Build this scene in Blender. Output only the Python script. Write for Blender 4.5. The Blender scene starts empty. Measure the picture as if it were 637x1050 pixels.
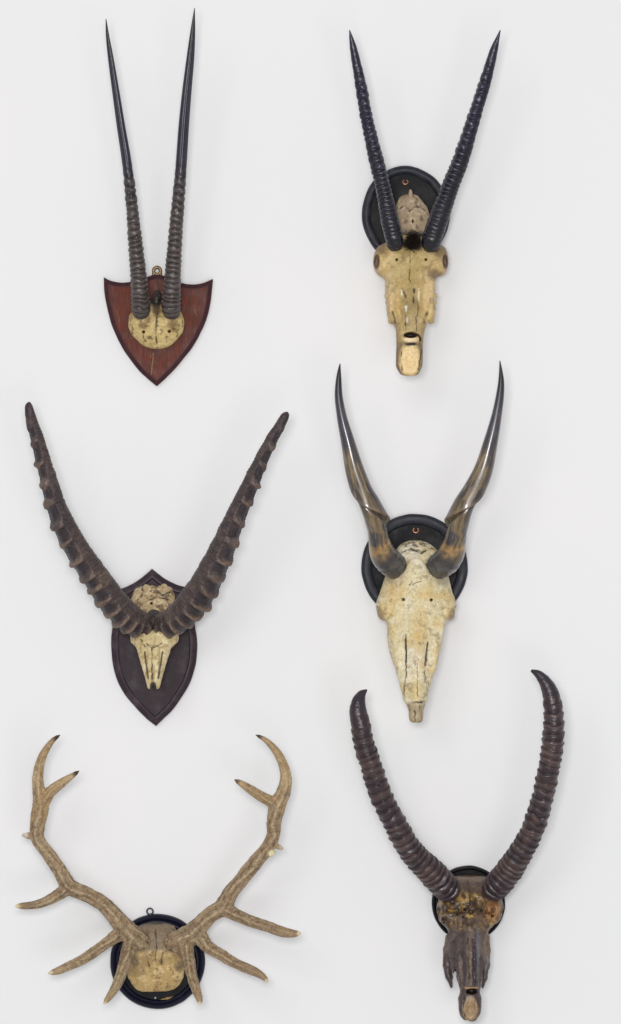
import bpy, bmesh, math
import numpy as np
from mathutils import Vector, Matrix

# ------------------------------------------------------------ camera, world, lamps, exposure
SC = bpy.context.scene
COL = SC.collection
S = 0.0027                 # metres per unit: sizes below are in "units" of 2.7 mm
CU, CV = 318.5, 525.0      # middle of the wall area
ZC = 1.60                  # height of that middle above the floor
DIST = 10.0                # camera distance
DU = DIST / S

cam_d = bpy.data.cameras.new('camera')
cam = bpy.data.objects.new('camera', cam_d); COL.objects.link(cam)
cam.location = (0, -DIST, ZC); cam.rotation_euler = (math.radians(90), 0, 0)
cam_d.sensor_fit = 'VERTICAL'; cam_d.sensor_height = 24.0
cam_d.lens = 24.0 * DIST / (1050 * S)
cam_d.clip_start = 0.1; cam_d.clip_end = 100
SC.camera = cam

w = bpy.data.worlds.new('World'); SC.world = w; w.use_nodes = True
w.node_tree.nodes['Background'].inputs[0].default_value = (0.98, 0.99, 1.0, 1)
w.node_tree.nodes['Background'].inputs[1].default_value = 0.42

def area(name, loc, target, size, power, color):
    d = bpy.data.lights.new(name, 'AREA'); d.shape = 'RECTANGLE'
    d.size, d.size_y = size; d.energy = power; d.color = color
    o = bpy.data.objects.new(name, d); COL.objects.link(o); o.location = loc
    o.rotation_euler = (Vector(target) - Vector(loc)).to_track_quat('-Z', 'Y').to_euler()
    return o
area('softbox_front', (-0.25, -9.4, ZC+0.35), (0, 0, ZC), (1.2, 0.9), 345, (1, 0.99, 0.98))
area('softbox_key', (-2.4, -10.5, 5.2), (0, 0, ZC), (5.0, 3.6), 210, (1, 0.985, 0.965))
area('softbox_fill', (1.6, -10.5, -1.0), (0, 0, ZC), (4.2, 3.0), 165, (0.97, 0.98, 1.0))

SC.view_settings.view_transform = 'Standard'
SC.view_settings.look = 'None'
SC.view_settings.exposure = 0.0
SC.view_settings.gamma = 1.0

# ------------------------------------------------------------ small maths helpers
def lin(r, g, b):
    f = lambda c: (c/255/12.92) if c/255 <= 0.04045 else ((c/255+0.055)/1.055)**2.4
    return np.array([f(r), f(g), f(b)])

_rng = np.random.RandomState(7)
_LAT = _rng.rand(32, 32, 32).astype(np.float32)
def vnoise(P, sc=1.0, seed=0):
    """smooth value noise, 0..1, P (n,3) in units, sc = feature size"""
    q = np.asarray(P, dtype=np.float64) / sc + seed * 7.31
    i = np.floor(q).astype(int); f = q - i; f = f*f*(3-2*f)
    r = 0
    for a in (0, 1):
        for b in (0, 1):
            for c in (0, 1):
                wt = (f[:, 0] if a else 1-f[:, 0]) * (f[:, 1] if b else 1-f[:, 1]) * (f[:, 2] if c else 1-f[:, 2])
                r = r + wt * _LAT[(i[:, 0]+a) % 32, (i[:, 1]+b) % 32, (i[:, 2]+c) % 32]
    return r
def fbm(P, sc=1.0, seed=0, oct=3):
    r = 0; t = 0; a = 1.0
    for k in range(oct):
        r = r + a * vnoise(P, sc / 2**k, seed + k*3); t += a; a *= 0.55
    return r / t
def sstep(a, b, x):
    t = np.clip((x-a)/(b-a), 0, 1); return t*t*(3-2*t)
def mixc(C, c, m):
    m = np.clip(m, 0, 1)[:, None]; return C*(1-m) + np.asarray(c)[None]*m

def hermite(x, xp, yp):
    xp = np.asarray(xp, float); yp = np.asarray(yp, float)
    h = np.diff(xp); d = np.diff(yp)/h
    m = np.zeros(len(xp)); m[0] = d[0]; m[-1] = d[-1]
    for k in range(1, len(xp)-1):
        m[k] = 0 if d[k-1]*d[k] <= 0 else 2*d[k-1]*d[k]/(d[k-1]+d[k])
    x = np.clip(x, xp[0], xp[-1])
    i = np.clip(np.searchsorted(xp, x)-1, 0, len(h)-1)
    t = (x-xp[i])/h[i]
    return ((2*t**3-3*t**2+1)*yp[i] + (t**3-2*t**2+t)*h[i]*m[i] + (-2*t**3+3*t**2)*yp[i+1] + (t**3-t**2)*h[i]*m[i+1])

def cpt(u, v, h):
    """a measured point standing h out of the wall"""
    k = 1 - h/DU
    return (CU + (u-CU)*k, CV + (v-CV)*k, h)

def to_world(P, org):
    P = np.asarray(P, float)
    W = np.empty_like(P)
    W[:, 0] = (P[:, 0]-CU)*S; W[:, 1] = -P[:, 2]*S; W[:, 2] = (CV-P[:, 1])*S + ZC
    return W - np.array(org)[None]

def make_mesh(name, P, faces, mat, parent, org, C=None, smooth=True, sharp=None, recalc=True):
    me = bpy.data.meshes.new(name)
    W = to_world(P, org)
    if isinstance(faces, np.ndarray):
        n = len(faces); k = faces.shape[1]
        me.vertices.add(len(W)); me.vertices.foreach_set('co', W.astype(np.float32).ravel())
        me.loops.add(n*k); me.loops.foreach_set('vertex_index', faces.astype(np.int32).ravel())
        me.polygons.add(n); me.polygons.foreach_set('loop_start', np.arange(0, n*k, k, dtype=np.int32))
        me.update(calc_edges=True); me.validate()
    else:
        me.from_pydata([tuple(p) for p in W], [], [tuple(int(i) for i in f) for f in faces])
    if recalc:
        bm = bmesh.new(); bm.from_mesh(me); bmesh.ops.recalc_face_normals(bm, faces=bm.faces); bm.to_mesh(me); bm.free()
    me.polygons.foreach_set('use_smooth', [smooth]*len(me.polygons))
    if sharp: me.set_sharp_from_angle(angle=math.radians(sharp))
    if C is not None:
        a = me.color_attributes.new('tint', 'FLOAT_COLOR', 'POINT')
        cc = np.ones((len(W), 4), np.float32); cc[:, :3] = np.clip(C, 0, 1)
        a.data.foreach_set('color', cc.ravel())
    me.materials.append(mat)
    o = bpy.data.objects.new(name, me); COL.objects.link(o)
    if parent is not None: o.parent = parent
    return o

# ------------------------------------------------------------ solid modelling: distance fields -> mesh
class Solid:
    def __init__(s, lo, hi, vox):
        s.lo = np.array(lo, float); s.vox = vox
        s.n = [int(math.ceil((hi[k]-lo[k])/vox))+1 for k in range(3)]
        s.ax = [s.lo[k] + np.arange(s.n[k])*vox for k in range(3)]
        s.F = np.full(s.n, 50.0, np.float32)
    def reg(s, lo, hi, m):
        sl = []
        for k in range(3):
            a = max(0, int((lo[k]-m-s.lo[k])/s.vox)); b = min(s.n[k], int((hi[k]+m-s.lo[k])/s.vox)+2)
            sl.append(slice(a, max(a, b)))
        U = s.ax[0][sl[0]][:, None, None]; V = s.ax[1][sl[1]][None, :, None]; H = s.ax[2][sl[2]][None, None, :]
        return tuple(sl), U, V, H
    def _add(s, sl, d, k):
        a = s.F[sl]; d = d.astype(np.float32)
        h = np.maximum(k-np.abs(a-d), 0)/k
        s.F[sl] = np.minimum(a, d) - h*h*k*0.25
    def _sub(s, sl, d, k):
        a = s.F[sl]; d = -d.astype(np.float32)
        h = np.maximum(k-np.abs(a-d), 0)/k
        s.F[sl] = np.maximum(a, d) + h*h*k*0.25
    def _ell(s, c, r, rot, m):
        R = max(r); sl, U, V, H = s.reg([c[k]-R for k in range(3)], [c[k]+R for k in range(3)], m)
        x, y, z = U-c[0], V-c[1], H-c[2]
        if rot:
            ca, sa = math.cos(math.radians(rot)), math.sin(math.radians(rot))
            x, y = x*ca+y*sa, -x*sa+y*ca
        q = np.sqrt((x/r[0])**2+(y/r[1])**2+(z/r[2])**2)
        return sl, (q-1)*min(r)
    def ell(s, c, r, k=2.0, rot=0): s._add(*s._ell(c, r, rot, k+2), k)
    def cut(s, c, r, k=0.6, rot=0): s._sub(*s._ell(c, r, rot, k+2), k)
    def cone(s, a, b, k=2.0, sub=False):
        """a, b = (u, v, h, r)"""
        A = np.array(a[:3], float); B = np.array(b[:3], float); R = max(a[3], b[3])
        sl, U, V, H = s.reg(np.minimum(A, B)-R, np.maximum(A, B)+R, k+2)
        D = B-A; L = max(1e-6, float(D@D))
        t = np.clip(((U-A[0])*D[0]+(V-A[1])*D[1]+(H-A[2])*D[2])/L, 0, 1)
        d = np.sqrt((U-A[0]-t*D[0])**2+(V-A[1]-t*D[1])**2+(H-A[2]-t*D[2])**2) - (a[3]+(b[3]-a[3])*t)
        (s._sub if sub else s._add)(sl, d, k)
    def chain(s, pts, k=2.0, sub=False):
        for a, b in zip(pts[:-1], pts[1:]): s.cone(a, b, k, sub)
    def loft(s, rows, n=2.3, k=2.0):
        """rows of (v, uL, uR, h_front, h_back)"""
        R = np.array(rows, float); v0, v1 = R[0, 0], R[-1, 0]
        sl, U, V, H = s.reg((R[:, 1].min(), v0, R[:, 4].min()), (R[:, 2].max(), v1, R[:, 3].max()), k+2)
        v = V.ravel()
        uL, uR, hf, hb = [hermite(v, R[:, 0], R[:, j])[None, :, None] for j in (1, 2, 3, 4)]
        c = (uL+uR)/2; wu = np.maximum((uR-uL)/2, 0.5); m = (hf+hb)/2; wh = np.maximum((hf-hb)/2, 0.5)
        q = (np.abs((U-c)/wu)**n + np.abs((H-m)/wh)**n)**(1.0/n)
        d = (q-1)*np.minimum(wu, wh)
        cap = np.maximum(v0-V, V-v1)
        hh = np.maximum(3-np.abs(d-cap), 0)/3
        s._add(sl, np.maximum(d, cap) + hh*hh*0.75, k)
    def mesh(s):
        F = s.F; sgn = F < 0
        n = F.shape
        cnt = np.zeros((n[0]-1, n[1]-1, n[2]-1), np.int8)
        for a in (0, 1):
            for b in (0, 1):
                for c in (0, 1):
                    cnt += sgn[a:n[0]-1+a, b:n[1]-1+b, c:n[2]-1+c]
        act = (cnt > 0) & (cnt < 8)
        I = np.argwhere(act); idx = np.full(cnt.shape, -1, np.int32); idx[act] = np.arange(len(I))
        acc = np.zeros((len(I), 3)); num = np.zeros(len(I))
        cor = [(a, b, c) for a in (0, 1) for b in (0, 1) for c in (0, 1)]
        for p in cor:
            for ax in range(3):
                if p[ax]: continue
                q = list(p); q[ax] = 1
                fa = F[I[:, 0]+p[0], I[:, 1]+p[1], I[:, 2]+p[2]]; fb = F[I[:, 0]+q[0], I[:, 1]+q[1], I[:, 2]+q[2]]
                x = (fa < 0) != (fb < 0)
                t = np.where(x, fa/np.where(x, fa-fb, 1), 0)
                pos = np.tile(np.array(p, float), (len(I), 1)); pos[:, ax] = t
                acc += pos*x[:, None]; num += x
        P = s.lo + (I + acc/num[:, None])*s.vox
        Q = []
        for ax in range(3):
            o1, o2 = [k for k in range(3) if k != ax]
            sa = [slice(1, -1)]*3; sa[ax] = slice(0, -1)
            sb = [slice(1, -1)]*3; sb[ax] = slice(1, None)
            ch = sgn[tuple(sa)] != sgn[tuple(sb)]
            E = np.argwhere(ch)
            off = np.ones(3, int); off[ax] = 0
            E = E + off
            def g(d1, d2):
                e = E.copy(); e[:, o1] -= d1; e[:, o2] -= d2
                return idx[e[:, 0], e[:, 1], e[:, 2]]
            q = np.stack([g(0, 0), g(1, 0), g(1, 1), g(0, 1)], 1)
            fl = sgn[E[:, 0], E[:, 1], E[:, 2]]
            if ax == 1: fl = ~fl
            q[fl] = q[fl][:, ::-1]
            Q.append(q)
        Q = np.concatenate(Q); Q = Q[(Q >= 0).all(1)]
        return P, Q

def vnormals(P, Q):
    n = np.cross(P[Q[:, 2]]-P[Q[:, 0]], P[Q[:, 3]]-P[Q[:, 1]])
    N = np.zeros_like(P)
    for k in range(4): 
        for j in range(3): N[:, j] += np.bincount(Q[:, k], n[:, j], len(P))
    N /= np.maximum(np.linalg.norm(N, axis=1), 1e-9)[:, None]
    return -N          # outward in the left-handed frame

def relax(P, Q, it=2, f=0.5):
    for _ in range(it):
        A = np.zeros_like(P); c = np.zeros(len(P))
        for a, b in ((0, 1), (1, 2), (2, 3), (3, 0)):
            for j in range(3):
                A[:, j] += np.bincount(Q[:, a], P[Q[:, b], j], len(P)) + np.bincount(Q[:, b], P[Q[:, a], j], len(P))
            c += np.bincount(Q[:, a], minlength=len(P)) + np.bincount(Q[:, b], minlength=len(P))
        P = P*(1-f) + f*A/np.maximum(c, 1)[:, None]
    return P

def polydist(P, pts):
    """distance in the wall's plane to a polyline"""
    best = np.full(len(P), 1e9)
    for a, b in zip(pts[:-1], pts[1:]):
        a = np.array(a, float); b = np.array(b, float); d = b-a
        t = np.clip(((P[:, 0]-a[0])*d[0]+(P[:, 1]-a[1])*d[1])/max(1e-6, d@d), 0, 1)
        best = np.minimum(best, np.hypot(P[:, 0]-a[0]-t*d[0], P[:, 1]-a[1]-t*d[1]))
    return best
def blob(P, u, v, ru, rv, soft=0.35, seed=0, wob=0.35, sc=5):
    q = np.hypot((P[:, 0]-u)/ru, (P[:, 1]-v)/rv) + wob*(fbm(P, sc, seed)-0.5)*2
    return 1-sstep(1-soft, 1+soft, q)

# ------------------------------------------------------------ materials
class NT:
    def __init__(s, name):
        s.m = bpy.data.materials.new(name); s.m.use_nodes = True; s.t = s.m.node_tree
        s.b = s.t.nodes['Principled BSDF']
    def n(s, typ, **kw):
        o = s.t.nodes.new(typ)
        for k, v in kw.items():
            if isinstance(k, str) and hasattr(o, k): setattr(o, k, v)
        return o
    def l(s, a, b): s.t.links.new(a, b)
    def noise(s, scale, detail=6, rough=0.6, vec=None, sx=None):
        c = s.n('ShaderNodeTexCoord'); o = s.n('ShaderNodeTexNoise')
        o.inputs['Scale'].default_value = scale; o.inputs['Detail'].default_value = detail; o.inputs['Roughness'].default_value = rough
        if sx:
            m = s.n('ShaderNodeMapping'); m.inputs['Scale'].default_value = sx
            s.l(c.outputs['Object'], m.inputs['Vector']); s.l(m.outputs[0], o.inputs['Vector'])
        else: s.l(c.outputs['Object'], o.inputs['Vector'])
        return o.outputs['Fac']
    def ramp(s, src, stops):
        r = s.n('ShaderNodeValToRGB'); e = r.color_ramp.elements
        while len(e) < len(stops): e.new(0.5)
        for i, (p, c) in enumerate(stops):
            e[i].position = p
            e[i].color = (c, c, c, 1) if np.isscalar(c) else (*c, 1)
        s.l(src, r.inputs[0]); return r.outputs[0]
    def mix(s, a, b, fac, mode='MIX'):
        x = s.n('ShaderNodeMix'); x.data_type = 'RGBA'; x.blend_type = mode
        for sock, v in ((x.inputs[0], fac), (x.inputs[6], a), (x.inputs[7], b)):
            if hasattr(v, 'links') or isinstance(v, bpy.types.NodeSocket): s.l(v, sock)
            else: sock.default_value = v if np.isscalar(v) else (*v, 1)
        return x.outputs[2]
    def bump(s, src, dist, strength=1.0, prev=None):
        b = s.n('ShaderNodeBump'); b.inputs['Distance'].default_value = dist; b.inputs['Strength'].default_value = strength
        s.l(src, b.inputs['Height'])
        if prev is not None: s.l(prev, b.inputs['Normal'])
        return b.outputs[0]

def tinted(name, rough, var=0.25, fine=180, bump=0.0006, spec=0.5, coat=0.0, rvar=0.12, stretch=None):
    """material that takes its pigment from the mesh's own tint, broken up by fine noise"""
    t = NT(name)
    a = t.n('ShaderNodeAttribute'); a.attribute_name = 'tint'
    n1 = t.noise(fine, 8, 0.65, sx=stretch); n2 = t.noise(fine*3.2, 4, 0.6)
    m = t.ramp(n1, [(0.3, 1-var*1.3), (0.7, 1+var*0.55)])
    m2 = t.ramp(n2, [(0.35, 1-var*0.5), (0.65, 1+var*0.3)])
    c = t.mix(t.mix(a.outputs['Color'], m, 1.0, 'MULTIPLY'), m2, 1.0, 'MULTIPLY')
    t.l(c, t.b.inputs['Base Color'])
    r = t.ramp(n1, [(0.3, min(1, rough+rvar)), (0.7, max(0.05, rough-rvar))]); t.l(r, t.b.inputs['Roughness'])
    t.l(t.bump(n1, bump, 0.7, t.bump(n2, bump*0.4, 0.6)), t.b.inputs['Normal'])
    t.b.inputs['Specular IOR Level'].default_value = spec
    t.b.inputs['Coat Weight'].default_value = coat; t.b.inputs['Coat Roughness'].default_value = 0.25
    return t.m

def painted_wood(name, base, worn, rough=0.42, wear=0.5, grain=(6, 6, 1), var=0.35, gscale=60, dust=0.5):
    t = NT(name)
    g = t.noise(gscale, 10, 0.7, sx=grain); p = t.noise(22, 6, 0.65); sp = t.noise(420, 3, 0.6)
    c = t.mix(base, tuple(np.array(base)*(1-var)), t.ramp(g, [(0.38, 0.0), (0.62, 1.0)]))
    c = t.mix(c, worn, t.ramp(p, [(0.5, 0.0), (0.82, wear)]))
    c = t.mix(c, tuple(np.array(worn)*1.8+0.02), t.ramp(sp, [(0.70, 0.0), (0.76, dust)]))
    t.l(c, t.b.inputs['Base Color'])
    t.l(t.ramp(p, [(0.3, rough-0.08), (0.75, rough+0.2)]), t.b.inputs['Roughness'])
    t.l(t.bump(g, 0.0005, 0.5), t.b.inputs['Normal'])
    t.b.inputs['Specular IOR Level'].default_value = 0.28
    return t, c

def metal(name, col, rough=0.4):
    t = NT(name); n = t.noise(300, 5, 0.6)
    t.l(t.mix(tuple(np.array(col)*0.45), col, t.ramp(n, [(0.35, 0.0), (0.6, 1.0)])), t.b.inputs['Base Color'])
    t.b.inputs['Metallic'].default_value = 0.85; t.b.inputs['Roughness'].default_value = rough
    return t.m

M_bone = tinted('aged_bone', 0.55, 0.22, 130, 0.0009, 0.4)
M_bone_dark = tinted('stained_bone', 0.36, 0.35, 150, 0.0013, 0.5)
M_horn = tinted('ringed_horn', 0.32, 0.35, 240, 0.0005, 0.5, rvar=0.12)
M_horn_rough = tinted('rough_horn', 0.5, 0.45, 150, 0.0012, 0.45)
M_horn_gloss = tinted('polished_horn', 0.25, 0.25, 90, 0.0002, 0.6, coat=0.4, rvar=0.06, stretch=(3, 3, 0.6))
M_antler = tinted('antler', 0.6, 0.38, 230, 0.0011, 0.35)
_bl = painted_wood('black_painted_wood', tuple(lin(10, 9, 15)), tuple(lin(38, 36, 40)), 0.42, 0.4); M_black = _bl[0].m; _bl[0].b.inputs['Specular IOR Level'].default_value = 0.13
_bb = painted_wood('blue_black_paint', tuple(lin(40, 42, 51)), tuple(lin(88, 88, 92)), 0.45, 0.55); M_blue = _bb[0].m
_nv = painted_wood('navy_black_paint', tuple(lin(18, 20, 40)), tuple(lin(46, 48, 64)), 0.3, 0.35); M_navy = _nv[0].m
_dk = painted_wood('dark_stained_wood', tuple(lin(48, 35, 42)), tuple(lin(80, 64, 70)), 0.42, 0.5, grain=(8, 8, 0.7)); M_dark = _dk[0].m; _dk[0].b.inputs['Specular IOR Level'].default_value = 0.16
_dr = painted_wood('dark_shield_moulding', tuple(lin(56, 43, 52)), tuple(lin(104, 92, 98)), 0.4, 0.6, grain=(8, 8, 0.7)); M_darkrim = _dr[0].m
_mr = painted_wood('mahogany_edge', tuple(lin(66, 34, 40)), tuple(lin(98, 58, 58)), 0.38, 0.5, grain=(8, 8, 0.7)); M_mahrim = _mr[0].m
t, c = painted_wood('mahogany', tuple(lin(106, 43, 25)), tuple(lin(126, 62, 36)), 0.42, 0.6, grain=(9, 9, 0.6), var=0.7, gscale=45, dust=0.4)
M_mah = t.m; t.b.inputs['Specular IOR Level'].default_value = 0.16
M_brass = metal('old_brass', (0.30, 0.21, 0.12), 0.45)
M_copper = metal('copper_wire', (0.62, 0.30, 0.17), 0.4)
M_steel = metal('dull_steel', (0.35, 0.35, 0.38), 0.4)
M_iron = metal('black_iron', (0.07, 0.07, 0.09), 0.45)
t = NT('bare_wood_chip'); n = t.noise(260, 8, 0.7, sx=(0.3, 1, 3))
t.l(t.ramp(n, [(0.35, tuple(lin(120, 92, 52))), (0.65, tuple(lin(178, 146, 92)))]), t.b.inputs['Base Color']); t.b.inputs['Roughness'].default_value = 0.7; M_chip = t.m
t = NT('black_hair'); t.b.inputs['Base Color'].default_value = (0.012, 0.009, 0.009, 1); t.b.inputs['Roughness'].default_value = 0.5
t.l(t.ramp(t.noise(150, 4), [(0.3, (0.007, 0.005, 0.005)), (0.7, (0.035, 0.022, 0.016))]), t.b.inputs['Base Color']); M_hair = t.m
t = NT('white_wall'); n1 = t.noise(1.6, 5, 0.6); n2 = t.noise(160, 5, 0.6)
t.l(t.mix((0.797, 0.798, 0.803), (0.812, 0.801, 0.809), t.ramp(n1, [(0.4, 0.0), (0.62, 1.0)])), t.b.inputs['Base Color'])
t.b.inputs['Roughness'].default_value = 0.85; t.b.inputs['Specular IOR Level'].default_value = 0.2
t.l(t.bump(n2, 0.0004, 0.25), t.b.inputs['Normal']); M_wall = t.m

# ------------------------------------------------------------ the wall
bm = bmesh.new(); bmesh.ops.create_cube(bm, size=1.0, matrix=Matrix.Translation((0, 0.1, 1.6)) @ Matrix.Diagonal((12, 0.2, 8, 1)))
me = bpy.data.meshes.new('wall'); bm.to_mesh(me); bm.free(); me.materials.append(M_wall)
wall = bpy.data.objects.new('wall', me); COL.objects.link(wall); wall['kind'] = 'structure'

# ------------------------------------------------------------ builders
def thing(name, u, v, label, cat, group=None):
    o = bpy.data.objects.new(name, None); COL.objects.link(o)
    org = ((u-CU)*S, 0.0, (CV-v)*S+ZC)
    o.location = org; o.empty_display_size = 0.05
    o['label'] = label; o['category'] = cat
    if group: o['group'] = group
    return o, org

CORN = []
def resample(pts, corners, step=1.2):
    """closed outline; pts (u,v); corners = indices kept sharp; smooth in between (Catmull-Rom)"""
    CORN.clear(); n = len(pts); out = []; cs = sorted(corners); P = [np.array(p, float) for p in pts]
    for i in range(n):
        p1, p2 = P[i], P[(i+1) % n]
        p0 = P[i-1] if i not in cs else p1*2-p2
        p3 = P[(i+2) % n] if ((i+1) % n) not in cs else p2*2-p1
        m = max(2, int(np.linalg.norm(p2-p1)/step))
        if i in cs: CORN.append(len(out))
        for k in range(m):
            t = k/m
            out.append(0.5*((2*p1)+(-p0+p2)*t+(2*p0-5*p1+4*p2-p3)*t*t+(-p0+3*p1-3*p2+p3)*t**3))
    return np.array(out)
def _area_sign(O):
    return 1 if np.sum(O[:, 0]*np.roll(O[:, 1], -1)-np.roll(O[:, 0], -1)*O[:, 1]) > 0 else -1
def _cross(A, B):
    """first crossing of open polylines A (searched from its end) and B (from its start)"""
    for i in range(len(A)-2, -1, -1):
        p, r = A[i], A[i+1]-A[i]
        q = B[:-1]; sv = B[1:]-B[:-1]
        den = r[0]*sv[:, 1]-r[1]*sv[:, 0]; den = np.where(np.abs(den) < 1e-9, 1e-9, den)
        t = ((q[:, 0]-p[0])*sv[:, 1]-(q[:, 1]-p[1])*sv[:, 0])/den
        w_ = ((q[:, 0]-p[0])*r[1]-(q[:, 1]-p[1])*r[0])/den
        ok = np.where((t >= 0) & (t <= 1) & (w_ >= 0) & (w_ <= 1))[0]
        if len(ok): return i, ok[0], p+r*t[ok[0]]
    return None
def inset(O, d, corners=()):
    """true parallel outline; sides between sharp corners are offset, trimmed where they meet and resampled"""
    sg = _area_sign(O)
    if not len(corners):
        tg = np.roll(O, -1, 0)-np.roll(O, 1, 0); tg /= np.linalg.norm(tg, axis=1)[:, None]
        return O+np.stack([-tg[:, 1], tg[:, 0]], 1)*sg*d
    n = len(O); segs = []
    for a, b in zip(corners, list(corners[1:])+[corners[0]+n]):
        P = O[np.arange(a, b+1) % n]; tg = np.gradient(P, axis=0); tg /= np.linalg.norm(tg, axis=1)[:, None]
        Q = P+np.stack([-tg[:, 1], tg[:, 0]], 1)*sg*d
        ext = 3*abs(d)+1
        segs.append(np.concatenate([[Q[0]-tg[0]*ext], Q, [Q[-1]+tg[-1]*ext]]))
    m = len(segs); X = [_cross(segs[j-1], segs[j]) for j in range(m)]
    out = []
    for j in range(m):
        i0 = X[j][1]; i1 = X[(j+1) % m][0]
        L = np.concatenate([[X[j][2]], segs[j][i0+1:i1+1], [X[(j+1) % m][2]]])
        a = corners[j]; b = corners[(j+1) % m]+(n if j == m-1 else 0)
        c = np.r_[0, np.cumsum(np.linalg.norm(np.diff(L, axis=0), axis=1))]
        t = np.linspace(0, c[-1], b-a+1)[:-1]
        out.append(np.stack([np.interp(t, c, L[:, 0]), np.interp(t, c, L[:, 1])], 1))
    return np.roll(np.concatenate(out), corners[0], 0)
def loops_to_mesh(loops, closed_ring, cap0=False, cap1=False):
    n = len(loops[0]); V = np.concatenate(loops); F = []
    L = len(loops); rng = range(L) if closed_ring else range(L-1)
    for j in rng:
        a, b = j*n, ((j+1) % L)*n
        for i in range(n):
            i2 = (i+1) % n; F.append((a+i, a+i2, b+i2, b+i))
    if cap0: F.append(tuple(range(n)))
    if cap1: F.append(tuple(range((L-1)*n, L*n)))
    return V, F
def lp(O, h): return np.concatenate([O, np.full((len(O), 1), h)], 1)
def placed(P, h0, c):
    """uniform placement of a plaque: measured size is seen at depth h0"""
    k = 1-h0/DU; Q = P.copy(); Q[:, 0] = CU+(P[:, 0]-CU)*k; Q[:, 1] = CV+(P[:, 1]-CV)*k
    return Q
def plaque(parent, org, O, prof_rim, board_in, board_h, mb, mr, seed=0, corners=()):
    O = placed(np.asarray(O), 6, None)
    O = O + (np.stack([vnoise(lp(O, 0), 9, seed), vnoise(lp(O, 5), 9, seed+2)], 1)-0.5)*0.5
    rim = [lp(inset(O, d, corners), h) for d, h in prof_rim]
    back = [lp(inset(O, prof_rim[-1][0], corners), 0.6), lp(inset(O, prof_rim[0][0], corners), 0.6)]
    Bo = inset(O, board_in, corners)
    cc = Bo.mean(0); sc_l = lambda f, h: lp(cc+(Bo-cc)*f, h)
    V, F = loops_to_mesh([sc_l(.02, .3), lp(Bo, 0.3), sc_l(.998, board_h)]+[sc_l(f, board_h) for f in (.9, .75, .6, .4, .2, .02)], False, True, True)
    b = make_mesh('plaque', V, F, mb, parent, org, smooth=False)
    V, F = loops_to_mesh(rim+back, True)
    make_mesh('rim', V, F, mr, b, org, sharp=50)
    return b

def torus(name, c, R, r, mat, parent, org, arc=360, rot=0, tilt=0, seg=40):
    A = np.radians(np.linspace(0, arc, seg+(0 if arc == 360 else 1), endpoint=arc != 360)+rot)
    B = np.linspace(0, 2*math.pi, 12, endpoint=False)
    V = []
    for a in A:
        for b in B:
            x = (R+r*math.cos(b))*math.cos(a); y = (R+r*math.cos(b))*math.sin(a); z = r*math.sin(b)
            y, z = y*math.cos(tilt)-z*math.sin(tilt), y*math.sin(tilt)+z*math.cos(tilt)
            V.append((c[0]+x, c[1]+y, c[2]+z))
    F = []; n = len(A); m = 12
    for i in range(n if arc == 360 else n-1):
        for j in range(m): F.append((i*m+j, i*m+(j+1) % m, ((i+1) % n)*m+(j+1) % m, ((i+1) % n)*m+j))
    if arc != 360: F += [tuple(range(m)), tuple(range((n-1)*m, n*m))]
    return make_mesh(name, np.array(V), F, mat, parent, org)
def lathe(name, c, prof, mat, parent, org, seg=20, sharp=40):
    """profile (radius, h) about an axis square to the wall"""
    A = np.linspace(0, 2*math.pi, seg, endpoint=False)
    loops = [np.stack([c[0]+r*np.cos(A), c[1]+r*np.sin(A), np.full(seg, c[2]+h)], 1) for r, h in prof]
    V, F = loops_to_mesh(loops, False, True, True)
    return make_mesh(name, V, F, mat, parent, org, sharp=sharp)
def screw(name, c, r, mat, parent, org):
    """slotted round screw head"""
    s = Solid((c[0]-r-1, c[1]-r-1, c[2]-1.5), (c[0]+r+1, c[1]+r+1, c[2]+r+1), 0.12)
    s.ell((c[0], c[1], c[2]), (r, r, r*0.55), 0.2)
    s.cone((c[0]-r*1.2, c[1]+r*.5, c[2]+r*0.6, r*0.16), (c[0]+r*1.2, c[1]-r*.5, c[2]+r*0.6, r*0.16), 0.1, True)
    P, Q = s.mesh(); return make_mesh(name, P, Q, mat, parent, org, recalc=True)

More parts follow.
